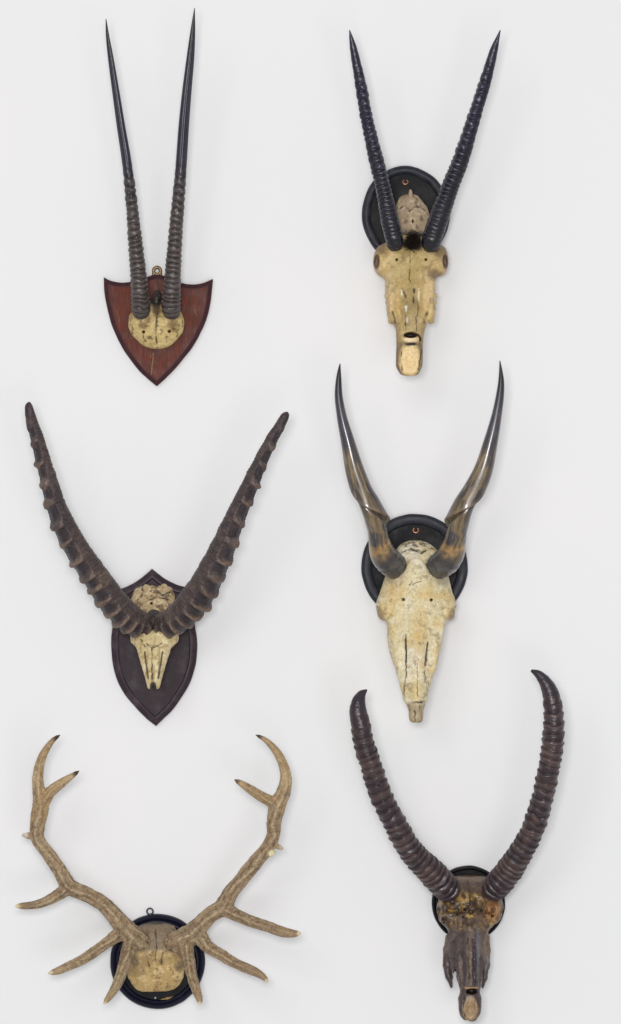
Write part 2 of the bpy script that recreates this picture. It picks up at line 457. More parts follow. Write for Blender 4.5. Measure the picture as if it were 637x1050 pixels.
def horn(name, ctrl, disp, colour, mat, parent, org, nu=64, step=0.45, flat=1.0):
    """ctrl: (u, v, r, h) from base to tip. disp(s, th, r, L, P) -> radius; colour(...)"""
    C = np.array([(*cpt(u, v, h), r) for u, v, r, h in ctrl], float)
    seg = np.r_[0, np.cumsum(np.linalg.norm(np.diff(C[:, :3], axis=0), axis=1))]; L = seg[-1]
    s = np.arange(0, L, step); s = np.r_[s[:-1], np.linspace(s[-1], L, 4)]
    # smooth interpolation of the axis: natural-ish cubic through the points
    ext = np.r_[seg]; X = []
    for j in range(4):
        y = C[:, j]; m = np.gradient(y, ext)
        i = np.clip(np.searchsorted(ext, s, 'right')-1, 0, len(ext)-2); hh = ext[i+1]-ext[i]; t = (s-ext[i])/hh
        if j == 3: X.append(hermite(s, ext, y)); continue
        X.append((2*t**3-3*t**2+1)*y[i]+(t**3-2*t**2+t)*hh*m[i]+(-2*t**3+3*t**2)*y[i+1]+(t**3-t**2)*hh*m[i+1])
    A = np.stack(X[:3], 1); r = X[3]
    T = np.gradient(A, axis=0); T /= np.linalg.norm(T, axis=1)[:, None]
    N1 = np.array([0, 0, 1.0])[None]-T*T[:, 2:3]; N1 /= np.linalg.norm(N1, axis=1)[:, None]
    N2 = np.cross(T, N1)
    N2 *= np.where(N2[:, :1] < 0, -1, 1)           # N2 points to the right (+u)
    th = np.linspace(0, 2*math.pi, nu, endpoint=False)
    SS, TH = np.meshgrid(s, th, indexing='ij'); RR = np.repeat(r[:, None], nu, 1)
    Q = np.stack([np.cos(TH).ravel()*2.2, np.sin(TH).ravel()*2.2, SS.ravel()/3.0], 1)
    R2, aux = disp(SS, TH, RR, L, Q)
    R2 = np.maximum(R2, 0.15)
    V = A[:, None]+R2[..., None]*(np.cos(TH)[..., None]*N1[:, None]*flat+np.sin(TH)[..., None]*N2[:, None])
    V = V.reshape(-1, 3); m = len(s)
    a = np.arange(m-1)[:, None]*nu; i = np.arange(nu)[None]; i2 = (i+1) % nu
    F = np.stack([(a+i).ravel(), (a+i2).ravel(), (a+nu+i2).ravel(), (a+nu+i).ravel()], 1)
    col = colour(SS, TH, L, Q, aux, V)
    # caps
    base_c = A[0]; tip_c = A[-1]+T[-1]*r[-1]*0.5
    V = np.concatenate([V, [base_c], [tip_c]]); col = np.concatenate([col, col[:1], col[-1:]])
    F = [tuple(f) for f in F.tolist()]
    F += [(m*nu, k, (k+1) % nu) for k in range(nu)] + [(m*nu+1, (m-1)*nu+k, (m-1)*nu+(k+1) % nu) for k in range(nu)]
    return make_mesh(name, V, F, mat, parent, org, C=col)

def rows(lst, h0, h1, hp=1.0):
    """measured rows (v, uL, uR) from base to tip -> (u, v, r, h)"""
    c = [((a+b)/2, v) for v, a, b in lst]; out = []
    n = len(lst)
    for i, (v, a, b) in enumerate(lst):
        p, q = c[max(0, i-1)], c[min(n-1, i+1)]
        dx, dy = q[0]-p[0], q[1]-p[1]; k = abs(dy)/max(1e-6, math.hypot(dx, dy))
        t = (i/(n-1))**hp
        out.append((c[i][0], v, (b-a)/2*k, h0+(h1-h0)*t))
    return out

def ringphase(S_, stops):
    """integrated ring count along the horn, stops = [(s, spacing), ...]"""
    s = np.linspace(0, S_.max()+1, 2000); sp = np.interp(s, [a for a, _ in stops], [b for _, b in stops])
    ph = np.r_[0, np.cumsum(np.diff(s)/sp[:-1])]
    return np.interp(S_, s, ph)
def hashn(k, seed=0):
    return np.modf(np.abs(np.sin(k*12.9898+seed*78.233)*43758.5453))[0]

def bone_obj(name, sol, mat, parent, org, h0, colour, cracks=(), amp=0.5, sc=7, holes=(), seed=0, rel=1):
    P, Q = sol.mesh(); P = relax(P, Q, rel)
    N = vnormals(P, Q)
    P = P + N*((fbm(P, sc, seed)-0.5)*2*amp)[:, None]
    front = sstep(0.05, 0.4, N[:, 2])
    dark = np.zeros(len(P))
    for pts, wd, dp in cracks:
        wob = P.copy(); wob[:, 0] += (vnoise(P, 3.0, seed+4)-0.5)*1.6+(vnoise(P, 11.0, seed+5)-0.5)*3.2; wob[:, 1] += (vnoise(P, 3.0, seed+6)-0.5)*1.2
        d = polydist(wob, pts); g = np.exp(-(d/(wd*1.45))**2)*front*(0.25+0.75*sstep(0.3, 0.6, vnoise(P, 5, seed+9)))
        P = P-N*(g*dp)[:, None]; dark = np.maximum(dark, g)
    C = colour(P, N)
    C = mixc(C, lin(38, 28, 20), dark*0.95)
    for u, v, r in holes:
        d = np.hypot(P[:, 0]-u, P[:, 1]-v); C = mixc(C, lin(24, 16, 12), (1-sstep(r*0.75, r*1.25, d))*front)
    return make_mesh(name, placed(P, h0, None), Q, mat, parent, org, C=C, recalc=False)

# ============================================================ 1. straight horns on a mahogany shield
tr, og = thing('mounted_horns', 162, 340, 'long straight slender black horns on a reddish brown mahogany shield', 'mounted horns', 'hunting trophies hung on the white wall')
O = resample([(106.5, 284.3), (114, 288), (125, 290), (136, 288.6), (150, 284.5), (161, 281.5), (174, 285), (184, 289.5), (195, 291.8), (207.5, 290.5), (218.3, 286),
              (217, 302), (212.4, 325), (200.7, 350.8), (184, 373), (171, 387), (160.8, 396), (150, 387), (141, 378), (125, 355.5), (113.5, 329.5), (107.6, 302)], (0, 10, 16))
pq = plaque(tr, og, O, [(0, 1.5), (0, 6.5), (0.8, 7.6), (2.2, 7.8), (3.6, 9.2), (4.8, 9.3), (5.2, 8.0)], 4.6, 8.9, M_mah, M_mahrim, 3, list(CORN))
# pale scratches in the wood
sc_ = [(0.4, [(157.2, 362), (157, 369), (156.0, 376), (155.6, 384)]), (0.28, [(155.0, 364), (154.5, 367)]), (0.25, [(200, 318), (202, 324)]), (0.2, [(120, 318), (123, 330)])]
for i, (wd, pts) in enumerate(sc_):
    s = Solid((min(p[0] for p in pts)-2, min(p[1] for p in pts)-2, 7.5), (max(p[0] for p in pts)+2, max(p[1] for p in pts)+2, 10.5), 0.2)
    s.chain([(a, b, 8.85, wd) for a, b in pts], 0.1); P, Q = s.mesh(); make_mesh('scratch', placed(P, 8, 0), Q, M_chip, pq, og)
hg = torus('hanging_ring', (161.3, 278, 3.4), 3.6, 1.75, M_brass, tr, og)
s = Solid((150, 278, 0), (172, 292, 8), 0.35); s.cone((157.6, 281, 3.2, 1.6), (157, 287, 3.2, 1.6), 1); s.cone((165, 281, 3.2, 1.6), (165.8, 287, 3.2, 1.6), 1); s.cone((161.3, 283, 3.2, 1.8), (161.3, 288, 3.2, 1.8), 1)
P, Q = s.mesh(); make_mesh('bracket', P, Q, M_brass, hg, og)
s = Solid((126, 296, 4), (195, 362, 44), 0.5)
s.loft([(306, 152, 171, 22, 8), (313, 145, 178, 28, 8), (319, 136, 185, 32, 8), (325, 132, 188, 35, 8), (333, 131.5, 188.8, 36, 8), (340, 133.5, 187.6, 34, 8), (346, 138, 183, 31, 8), (351, 143, 178.5, 27, 8), (355, 148.5, 173, 24, 8), (357.5, 155, 167, 21, 8)], 2.4, 1)
s.ell((147, 329, 31), (10, 10, 7), 4); s.ell((175, 329, 31), (10, 10, 7), 4)
s.cut((161, 308, 30), (5, 9, 9), 3); s.cut((147.7, 340.8, 36), (1.5, 1.5, 7), 0.4); s.cut((174, 340.2, 36), (1.5, 1.5, 7), 0.4)
def col1(P, N):
    C = np.tile(lin(205, 180, 122), (len(P), 1))
    C = mixc(C, lin(224, 196, 140), sstep(0.5, 0.7, fbm(P, 9, 2)))
    C = mixc(C, lin(150, 118, 66), sstep(0.52, 0.72, fbm(P, 12, 11))*0.8)
    C = mixc(C, lin(78, 60, 40), sstep(0.60, 0.72, fbm(P, 4.2, 5))*0.75)
    C = mixc(C, lin(84, 62, 42), blob(P, 161, 316, 5, 9, .5)*0.9)
    C = mixc(C, lin(92, 72, 52), (blob(P, 146, 325, 9, 4, .5, 3)+blob(P, 177, 325, 9, 4, .5, 5))*0.6)
    C = mixc(C, lin(96, 74, 48), blob(P, 147, 335, 4, 3, .5, 8)*0.6+blob(P, 177, 334, 6, 3, .5, 9)*0.5)
    return mixc(C, lin(30, 22, 20), sstep(316, 310, P[:, 1]))
bone_obj('skull_cap', s, M_bone, tr, og, 25, col1, [([(161, 318), (160.4, 335), (161, 357)], 0.6, 1.0), ([(147, 344), (149, 350), (146, 353)], 0.5, 0.5), ([(176, 330), (183, 334)], 0.5, 0.4)], 0.5, 6,
         [(147.7, 340.8, 1.7), (174, 340.2, 1.7)], 1)
def disp_oryx(seed, top, amp=1.7):
    def f(s, th, r, L, Q):
        wob = (fbm(Q, 2.2, seed).reshape(s.shape)-0.5)*1.1 + 0.10*np.sin(th*1+seed)
        ph = ringphase(s, [(0, 4.4), (60, 5.2), (110, 7.0), (150, 9.5), (220, 11)])+wob
        k = np.floor(ph); p = ph-k
        a = amp*(0.65+0.7*hashn(k, seed))
        ridge = np.sin(math.pi*p)**0.8
        fade = (1-sstep(top-26, top+6, s))*sstep(0, 6, s)
        fade = fade*(0.75+0.25*np.cos(th))
        stri = 0.16*np.cos(th*11+seed)*sstep(top-20, top+15, s)*np.clip(r/4, 0, 1)
        n = (vnoise(Q, 0.6, seed+3).reshape(s.shape)-0.5)*0.5*np.clip(r/5, 0, 1)
        R = r - amp*0.45*fade + a*(ridge-0.35)*fade*0.95 + stri + n*fade
        return R, (ridge*fade, fade)
    return f
def col_dark(lo, hi, rid, tip, seed=0, base=None):
    def f(s, th, L, Q, aux, V):
        rg, fade = aux; t = (s/L).ravel()
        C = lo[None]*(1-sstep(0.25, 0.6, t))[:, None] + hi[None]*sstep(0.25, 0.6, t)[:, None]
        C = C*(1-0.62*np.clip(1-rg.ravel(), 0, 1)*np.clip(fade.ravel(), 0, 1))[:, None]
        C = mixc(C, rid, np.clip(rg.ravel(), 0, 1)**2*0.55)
        C = C*(0.65+0.7*fbm(Q, 2.5, seed))[:, None]
        C = mixc(C, tip, sstep(0.75, 0.97, t))
        if base is not None: C = mixc(C, base, (1-sstep(0.0, 0.06, t))*0.6)
        return C
    return f
hl = [(322, 137, 153), (318, 135.2, 154.3), (313, 134.8, 154.2), (303, 134.3, 153), (294, 134.2, 151.8), (271, 133, 149), (247, 131.4, 146), (223, 130, 143), (200, 128.4, 140), (165, 125, 134.8), (130, 120, 128.5), (94, 115.2, 122.5), (59, 110.8, 116.4), (35, 108.6, 111.8), (19.5, 108.4, 109.2)]
hr = [(322, 168, 184.5), (318, 166.2, 185.4), (313, 165.6, 185.6), (303, 166.6, 185.6), (294, 167.6, 185.5), (271, 170, 186), (247, 172.4, 187), (223, 174.4, 188.4), (200, 177, 190), (165, 180.6, 191.8), (130, 183.3, 193.8), (94, 187, 196.4), (59, 191.6, 199.2), (35, 195, 200.2), (8.5, 199.2, 200)]
c1 = col_dark(lin(70, 61, 60), lin(40, 35, 54), lin(106, 94, 88), lin(22, 19, 34), 2)
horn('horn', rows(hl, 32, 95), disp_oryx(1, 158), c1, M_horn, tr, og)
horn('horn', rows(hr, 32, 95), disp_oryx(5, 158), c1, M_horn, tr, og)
s = Solid((152, 298, 8), (170, 326, 34), 0.5); s.ell((161, 312, 15), (5.2, 13, 8), 2); s.ell((163, 305, 14), (3, 6, 6), 2)
P, Q = s.mesh(); P = P+vnormals(P, Q)*((fbm(P, 3, 4)-.5)*2)[:, None]
make_mesh('dried_hide', P, Q, M_hair, tr, og)

# ============================================================ 2. pale long skull with ringed straight horns, round black plaque
tr, og = thing('mounted_skull', 416, 222, 'long yellowish skull with near straight blue-black horns and a black hair tuft', 'mounted skull', 'hunting trophies hung on the white wall')
A = np.linspace(0, 2*math.pi, 170, endpoint=False)
rad = 1+0.005*np.cos(8*A+0.5)+0.005*np.cos(3*A)+0.006*np.exp(-((A-5.0)/.05)**2)
O = np.stack([416.2+45.2*np.cos(A)*rad, 219.5+49.5*np.sin(A)*rad], 1)
pq = plaque(tr, og, O, [(0, 1), (0, 5), (0.9, 8), (3.0, 9.6), (5.5, 9.8), (7.5, 8.8), (8.6, 7.2), (9.2, 6.0)], 8.8, 6.0, M_black, M_blue, 5)
torus('screw_eye', (415.6, 187.2, 7.0), 2.5, 0.85, M_copper, tr, og, 300, -60, 0.3)
s = Solid((374, 238, 6), (470, 392, 112), 0.6)
s.loft([(238, 412, 434, 50, 12), (244, 402, 444, 56, 12), (249, 392, 452, 60, 12), (254, 389, 456, 63, 14), (262, 389, 456, 66, 16), (272, 390, 454, 68, 20), (280, 392, 450, 70, 26), (288, 395.5, 447, 72, 34), (300, 395.5, 446.5, 75, 40), (311, 396.5, 445.5, 77, 44),
        (320, 398.5, 443.5, 80, 48), (328, 402, 440, 83, 54), (334, 404.5, 437, 85, 62), (343, 406, 434.6, 88, 70), (352, 406.3, 433.5, 90, 74), (364, 405.8, 433, 92, 78), (374, 405.6, 432.8, 93, 80), (381, 408, 430.5, 93, 82), (386.5, 412, 427.5, 91, 84)], 2.5, 1)
for sx, ux in ((-1, 391.5), (1, 452.5)):
    s.ell((ux, 266, 44), (8.4, 15.5, 19), 4); s.cut((ux+sx*5.0, 267.5, 58), (3.2, 7.8, 13), 0.8, -sx*7); s.cut((ux-sx*5, 251, 66), (5, 4, 4), 3)
    s.cut((ux+sx*1, 300, 66), (7, 16, 7), 6)                # hollow below the socket
    s.ell((ux-sx*0.2 + (-sx*9.5), 316, 66), (4, 16, 12), 3)
    s.cone((ux-sx*10.5, 290, 66, 3), (ux-sx*14, 326, 76, 3), 3); s.cut((ux-sx*18, 306, 82.5), (3.4, 19, 6), 5)
    for k in range(5): s.ell((ux-sx*(6.2-k*-0.9), 303+k*6.5, 60), (3.2, 2.8, 7), 1)   # cheek teeth
s.cone((421, 282, 58, 10), (420.8, 315, 76.5, 8.2), 6); s.cone((420.8, 315, 76.5, 8.2), (420.6, 340, 86, 7.4), 3)        # nasal bones
s.cut((420.6, 344.6, 92), (8.0, 3.0, 10), .5); s.chain([(428, 344, 91, 1.5), (430.4, 347, 90, 1.0), (430.6, 350, 90, .6)], .8, True)
s.chain([(415.6, 354.2, 93, .7), (418.5, 353, 93, 1.2), (422, 354, 93, 1.5), (426.5, 352.6, 93, 1.1)], .6, True)
s.cut((420.3, 371, 99), (9.3, 15.5, 8.5), 1.2)
s.cut((420.5, 389, 92), (1.2, 3, 6), 1)
s.cut((407, 265.8, 68), (1.3, 1.6, 9), 0.4); s.cut((437, 265.8, 68), (1.3, 1.6, 9), 0.4)
def col2(P, N):
    C = np.tile(lin(200, 172, 114), (len(P), 1))
    C = mixc(C, lin(224, 198, 148), sstep(0.46, 0.66, fbm(P, 16, 2))*0.9)
    C = mixc(C, lin(222, 194, 148), (blob(P, 441, 300, 7, 22, .5, 3)+blob(P, 400, 300, 5, 20, .5, 4))*.7)
    C = mixc(C, lin(170, 148, 90), blob(P, 421, 270, 20, 30, .5, 3, .6, 9)*0.6)
    C = mixc(C, lin(160, 138, 92), blob(P, 421, 318, 8, 28, .4, 7, .4, 7)*0.7)
    C = mixc(C, lin(138, 116, 84), sstep(0.56, 0.76, fbm(P, 8, 21))*0.55)
    C = mixc(C, lin(120, 98, 76), (blob(P, 391, 253, 8, 8, .5, 2)+blob(P, 453, 256, 8, 12, .5, 4)+blob(P, 446, 281, 8, 5, .5, 6))*0.75)
    C = mixc(C, lin(206, 170, 142), (blob(P, 385, 274, 4, 14, .5, 2)+blob(P, 459, 274, 4, 12, .5, 4))*0.7)
    C = mixc(C, lin(126, 104, 82), sstep(346, 356, P[:, 1])*(1-blob(P, 420, 370, 11, 18, .2, 2, .15)))
    C = mixc(C, lin(150, 128, 96), (blob(P, 407, 345, 4, 18, .5, 3)+blob(P, 434, 345, 4, 18, .5, 3))*0.7)
    C = mixc(C, lin(234, 204, 150), blob(P, 419.6, 370.5, 9.6, 15, .14, 2, .2, 4))
    C = mixc(C, lin(238, 214, 170), blob(P, 421, 349, 7, 3, .3, 2, .2, 4))
    C = mixc(C, lin(245, 236, 210), (blob(P, 412, 300, 1.0, 4, .6, 3, .9, 2)+blob(P, 429.5, 302, 1.0, 5, .6, 3, .9, 2)+blob(P, 416, 317, 1.5, 3, .6, 8, .9, 2)+blob(P, 416.5, 329, 1.1, 3, .6, 9, .9, 2))*.85)
    C = mixc(C, lin(104, 92, 88), (blob(P, 386.5, 267.5, 3.0, 7.4, .3, 2, .1)+blob(P, 457.5, 267.5, 3.0, 7.4, .3, 2, .1))*0.8)
    C = mixc(C, lin(40, 26, 18), blob(P, 420.6, 344.6, 7.8, 2.8, .3, 2, .15)+sstep(1.5, .8, polydist(P, [(428, 344), (430.4, 347), (430.6, 350)]))+blob(P, 421.2, 353.8, 6.2, 1.7, .4, 7, .5, 2.5))
    return mixc(C, lin(60, 44, 32), blob(P, 424, 250, 10, 6, .6, 3)*0.8)
sk = bone_obj('skull', s, M_bone, tr, og, 70, col2, [([(424, 297), (423.4, 304), (424.4, 311)], 0.75, 1.6), ([(411, 296), (414.5, 305)], .5, .5), ([(414, 312), (414.5, 340)], 0.45, .6), ([(428.5, 312), (427.5, 340)], 0.45, .6),
     ([(421, 256), (420, 290)], 0.4, 0.35), ([(403, 320), (405.5, 331)], .7, 1.2), ([(438.5, 320), (436, 331)], .7, 1.2), ([(410, 352), (411, 380)], .5, .6), ([(431, 352), (430, 380)], .5, .6)], 0.55, 8,
     [(407, 265.8, 1.5), (437, 265.8, 1.5)], 2)
s = Solid((398, 190, 4), (448, 254, 64), 0.6)
s.loft([(196.5, 417, 425, 20, 5), (200, 411, 430, 26, 5), (206, 407.5, 435, 32, 5), (213, 406.5, 439, 37, 5), (220, 408, 441, 42, 6), (232, 409, 440, 48, 8), (250, 408, 440, 54, 10)], 2.3, 1)
s.ell((421.5, 202, 27), (2.2, 9, 3.5), 3); s.cut((423.3, 227, 46), (0.9, 2.6, 7), 0.3, 8); s.cut((412, 212, 40), (3.5, 5, 4), 3); s.cut((432, 210, 40), (4, 5, 4), 3)
def col2b(P, N):
    C = np.tile(lin(174, 152, 124), (len(P), 1)); C = mixc(C, lin(204, 184, 154), sstep(0.5, 0.7, fbm(P, 6, 2)))
    C = mixc(C, lin(110, 90, 76), sstep(0.55, 0.72, fbm(P, 5, 8))*0.8)
    return mixc(C, lin(42, 30, 26), sstep(232, 244, P[:, 1]))
o = bone_obj('braincase', s, M_bone, sk, og, 40, col2b, [([(408, 214), (415, 210), (421, 216), (428, 211), (437, 216)], .6, 0.9)], 0.9, 6, [(423.3, 227, 1.1)], 6)
o['label'] = 'grey-brown back of the skull against the plaque'
def disp_bead(seed, top, side, spac=((0, 3.6), (50, 4.6), (110, 6.4), (170, 8)), amp=1.0):
    def f(s, th, r, L, Q):
        wob = (fbm(Q, 2.2, seed).reshape(s.shape)-0.5)*1.0+0.3*np.sin(s/13+seed) + 0.22*np.cos(th-side)
        ph = ringphase(s, spac)+wob
        k = np.floor(ph); p = ph-k; a = amp*(0.75+0.5*hashn(k, seed))
        ridge = (np.sin(math.pi*p))**1.1
        fade = (1-sstep(top-22, top+8, s))*sstep(0, 5, s)*(0.35+0.65*sstep(10, 70, s))
        bead = 0.30+0.70*np.exp(-((np.angle(np.exp(1j*(th-side))))/0.75)**2) + 0.5*np.exp(-((np.angle(np.exp(1j*(th-side+1.5))))/0.5)**2)
        rg = np.clip(ridge*fade*bead, 0, 1.3)
        R = r - 0.5*amp*fade + a*rg*1.7 + (vnoise(Q, .7, seed+2).reshape(s.shape)-.5)*0.45*np.clip(r/5, 0, 1)
        return R, (rg, fade)
    return f
hl = [(254, 399, 413), (250, 396.6, 413.8), (247, 395.8, 413.8), (238, 393.4, 412), (228.6, 391, 410), (217, 389, 407), (205.7, 387.4, 404.2), (187, 384, 399.5), (169, 379.4, 395), (139.3, 373.2, 387), (109.5, 367.8, 380), (91.6, 365, 377), (70.7, 361.8, 371.8), (49.8, 358.9, 366.2), (38, 358.2, 362), (31, 358.1, 359.1)]
hr = [(255, 434.5, 450), (251, 432.8, 451.8), (247, 432.4, 453), (238, 434.6, 456), (228.6, 438, 459.2), (217, 442, 463), (205.7, 447, 466.8), (187, 454.6, 473), (169, 462.2, 480), (139, 473, 488.6), (109.5, 483, 496.6), (91.6, 489, 502), (70.7, 496, 507), (49.8, 503, 511), (38, 509, 512.6), (31, 512.5, 513.6)]
c2 = col_dark(lin(34, 33, 42), lin(38, 33, 58), lin(66, 60, 82), lin(36, 31, 50), 4)
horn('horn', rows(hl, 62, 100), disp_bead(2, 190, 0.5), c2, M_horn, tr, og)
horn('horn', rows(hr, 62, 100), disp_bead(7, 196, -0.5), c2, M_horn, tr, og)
# fuzzy tuft between the horns
rr = np.random.RandomState(3); V = []; F = []
for k in range(2400):
    a = rr.normal(0, 1, 2); u0 = 423.5+a[0]*3.4; v0 = 248.5+a[1]*4.2; h0_ = 56+rr.rand()*8
    ln = 4+rr.rand()*6; an = rr.normal(0.0, 1.1); d = np.array([math.sin(an), -math.cos(an)*0.9+0.35, 0.9+rr.rand()*0.8]); d /= np.linalg.norm(d); b0 = len(V)
    p = np.array([u0, v0, h0_]); bend = np.array([rr.normal(0, .5), 0.7, -0.5])
    sd = np.cross(d, [0.3, 0.5, 1]); sd /= np.linalg.norm(sd); s2 = np.cross(d, sd)
    for j in range(4):
        t = j/3; q = p+d*ln*t+bend*ln*0.35*t*t; w_ = 0.26*(1-t*0.92)
        for m_ in range(3): aa = m_*2.094; V.append(q+(sd*math.cos(aa)+s2*math.sin(aa))*w_)
    for j in range(3):
        for m_ in range(3): F.append((b0+j*3+m_, b0+j*3+(m_+1) % 3, b0+j*3+3+(m_+1) % 3, b0+j*3+3+m_))
make_mesh('hair_tuft', placed(np.array(V), 62, 0), F, M_hair, tr, og, recalc=False)

# ============================================================ 3. heavy knobbed horns on the dark pointed shield
tr, og = thing('mounted_skull', 158.5, 665, 'small cream skull with thick brown knobbly wide spread horns on dark pointed shield', 'mounted skull', 'hunting trophies hung on the white wall')
O = resample([(156, 583.2), (163, 589), (170, 594), (181, 599.4), (190, 602), (196.5, 603.5), (195.5, 612), (197, 622), (199.5, 638), (202, 655), (202.2, 668), (200, 684), (193, 704), (179, 725.5), (168, 737), (159.8, 744.5),
              (149.5, 736), (137, 723), (126, 709), (119, 694), (115, 676), (114.2, 655), (116, 638), (118.3, 622), (120.5, 612), (119.5, 605.2), (131.5, 600.8), (141, 595.5), (149, 589.5)], (0, 5, 15, 25))
plaque(tr, og, O, [(0, 1), (0, 6), (1.0, 7.4), (5.6, 9.4), (6.6, 9.4), (7.4, 8.0), (8.2, 7.6)], 7.8, 7.5, M_dark, M_darkrim, 8, list(CORN))
s = Solid((126, 628, 8), (192, 710, 104), 0.5)
s.loft([(630, 148, 169, 50, 12), (638, 142, 175, 62, 14), (648, 136, 181, 70, 20), (654, 133.5, 183, 73, 30), (658, 134, 182.5, 75, 38), (661.5, 137.5, 179, 76, 44), (665, 140.3, 175.8, 78, 50), (670, 142, 174.2, 80, 54), (677, 144.3, 171.8, 83, 60), (685, 147, 169.5, 86, 66), (693, 149.6, 167.6, 89, 72), (700, 151.6, 166, 91, 78), (705.5, 152.6, 164.6, 92, 82)], 2.2, 1)
s.cone((155.2, 664, 79, 3.6), (156.3, 697, 89, 2.8), 1); s.cone((161.4, 664, 79, 3.6), (160.6, 697, 89, 2.8), 1)
s.chain([(149.3, 668, 81.5, 1.1), (151, 680, 86, 1.1), (153.4, 694, 91, 1.0), (155, 703, 94, 1.3)], .4, True); s.chain([(167.4, 668, 81.5, 1.1), (165.8, 680, 86, 1.1), (163.6, 694, 91, 1.0), (162, 703, 94, 1.3)], .4, True)
s.cut((158.4, 706.5, 90), (3.6, 8, 14), 0.6)
s.cut((141, 658, 80), (4, 4, 5), 2); s.cut((176, 658, 80), (4, 4, 5), 2)
def col3(P, N):
    C = np.tile(lin(212, 192, 144), (len(P), 1)); C = mixc(C, lin(232, 216, 172), sstep(0.5, 0.68, fbm(P, 8, 2)))
    C = mixc(C, lin(166, 138, 90), sstep(0.55, 0.7, fbm(P, 6, 9))*0.7)
    C = mixc(C, lin(50, 36, 34), sstep(651, 644, P[:, 1]+(fbm(P, 4, 3)-.5)*8))
    C = mixc(C, lin(40, 28, 24), (polydist(P, [(149.3, 668), (151, 680), (153.4, 694)]) < 1.0)*0.8+(polydist(P, [(167.4, 668), (165.8, 680), (163.6, 694)]) < 1.0)*0.8)
    return mixc(C, lin(40, 26, 20), blob(P, 158.4, 702, 3.4, 4, .3, 2, .1))
sk = bone_obj('skull', s, M_bone, tr, og, 60, col3, [([(158.3, 652), (158.4, 698)], 0.5, 0.8), ([(150, 659), (158, 664), (166, 659)], .5, .6), ([(144, 655), (148, 662)], .5, .5)], 0.45, 5, [], 3)
s = Solid((126, 594, 4), (186, 642, 60), 0.5)
s.loft([(600.5, 148, 170, 18, 5), (603, 140, 175, 22, 5), (607, 136.5, 177.5, 26, 5), (614, 134.3, 179, 31, 6), (621, 136, 177, 36, 7), (628, 142, 172, 41, 8), (637, 148, 168, 48, 9)], 2.6, 1)
s.cut((158.5, 599, 20), (3.4, 3.4, 12), 1.5); s.ell((150, 602, 18), (3.5, 3, 6), 1.5); s.ell((168, 602, 18), (3.5, 3, 6), 1.5); s.cut((155.8, 618.5, 36), (1.4, 1.5, 6), .4)
def col3b(P, N):
    C = np.tile(lin(186, 162, 122), (len(P), 1)); C = mixc(C, lin(214, 194, 156), sstep(0.48, 0.62, fbm(P, 4, 2)))
    return mixc(C, lin(104, 78, 54), sstep(0.55, 0.68, fbm(P, 5, 12))*0.8)
o = bone_obj('braincase', s, M_bone, sk, og, 26, col3b, [([(138, 616), (146, 608), (155, 606)], .6, 1), ([(141, 624), (149, 617), (160, 612), (172, 614)], .6, 1), ([(160, 603), (166, 610), (175, 607)], .55, .8), ([(145, 603), (150, 613)], .5, .8)], 1.0, 4, [(155.8, 618.5, 1.6)], 9)
s = Solid((140, 615, 20), (178, 660, 84), 0.6); s.ell((157.5, 637, 48), (9, 12, 20), 2)
P, Q = s.mesh(); P = P+vnormals(P, Q)*((fbm(P, 3, 4)-.5)*2.4)[:, None]; make_mesh('dried_hide', placed(P, 54, 0), Q, M_hair, tr, og)
def disp_knob(side, sgn, seed, spac, amp=4.3):
    def f(s, th, r, L, Q):
        d = np.angle(np.exp(1j*(th-side)))
        wob = 0.10*np.cos(d)*1.5-0.12*d*sgn*0.6+(fbm(Q, 4, seed).reshape(s.shape)-.5)*0.5
        ph = ringphase(s, spac)+wob+0.3
        k = np.floor(ph); p = ph-k
        a = amp*(0.7+0.6*hashn(k, seed))
        ridge = np.exp(-(np.abs(p-0.5)/0.19)**3); valley = 1-np.exp(-(np.minimum(p, 1-p)/0.25)**2)
        wgt = 0.06+0.94*np.exp(-(np.abs(d)/0.95)**5)
        fade = (1-sstep(L-38, L-8, s)*0.85)*sstep(0, 4, s)
        rr_ = ridge*wgt*fade
        stri = (np.sin(s*2.2+3*fbm(Q, 2, seed+1).reshape(s.shape)*6)*0.22)*(1-wgt)*np.clip(r/8, 0, 1)
        n = (fbm(Q, 1.1, seed+5).reshape(s.shape)-.5)*1.3*np.clip(r/8, 0.2, 1)
        k_ = np.exp(-((np.abs(d)-0.98)/0.16)**2)*1.5*fade*np.clip(r/12, 0, 1)     # edge where knobs end
        R = r*0.98 - wgt*fade*amp*0.42 + a*rr_*np.clip(r/10, .3, 1.1) + stri + n + k_*0.6
        return R, (rr_, fade, wgt)
    return f
def col_knob(seed):
    def f(s, th, L, Q, aux, V):
        rg, fade, wgt = aux; t = (s/L).ravel()
        C = np.tile(lin(84, 70, 68), (len(t), 1))
        C = mixc(C, lin(108, 90, 82), sstep(.45, .65, fbm(Q, 3, seed)))
        C = mixc(C, lin(44, 36, 44), np.clip(wgt.ravel()*(1-rg.ravel()), 0, 1)*0.85)
        C = mixc(C, lin(138, 114, 98), rg.ravel()*0.8*(0.3+0.7*sstep(.35, .6, fbm(Q, 1.5, seed+3))))
        C = C*(1-0.35*(1-wgt.ravel())*(0.5+0.5*np.sin(s.ravel()*2.2+18*fbm(Q, 2, seed-2))))[:, None]
        C = mixc(C, lin(58, 46, 42), (1-sstep(0.0, 0.12, t))*0.55)
        C = mixc(C, lin(54, 44, 52), sstep(0.35, .55, t)*0.35)
        return C
    return f
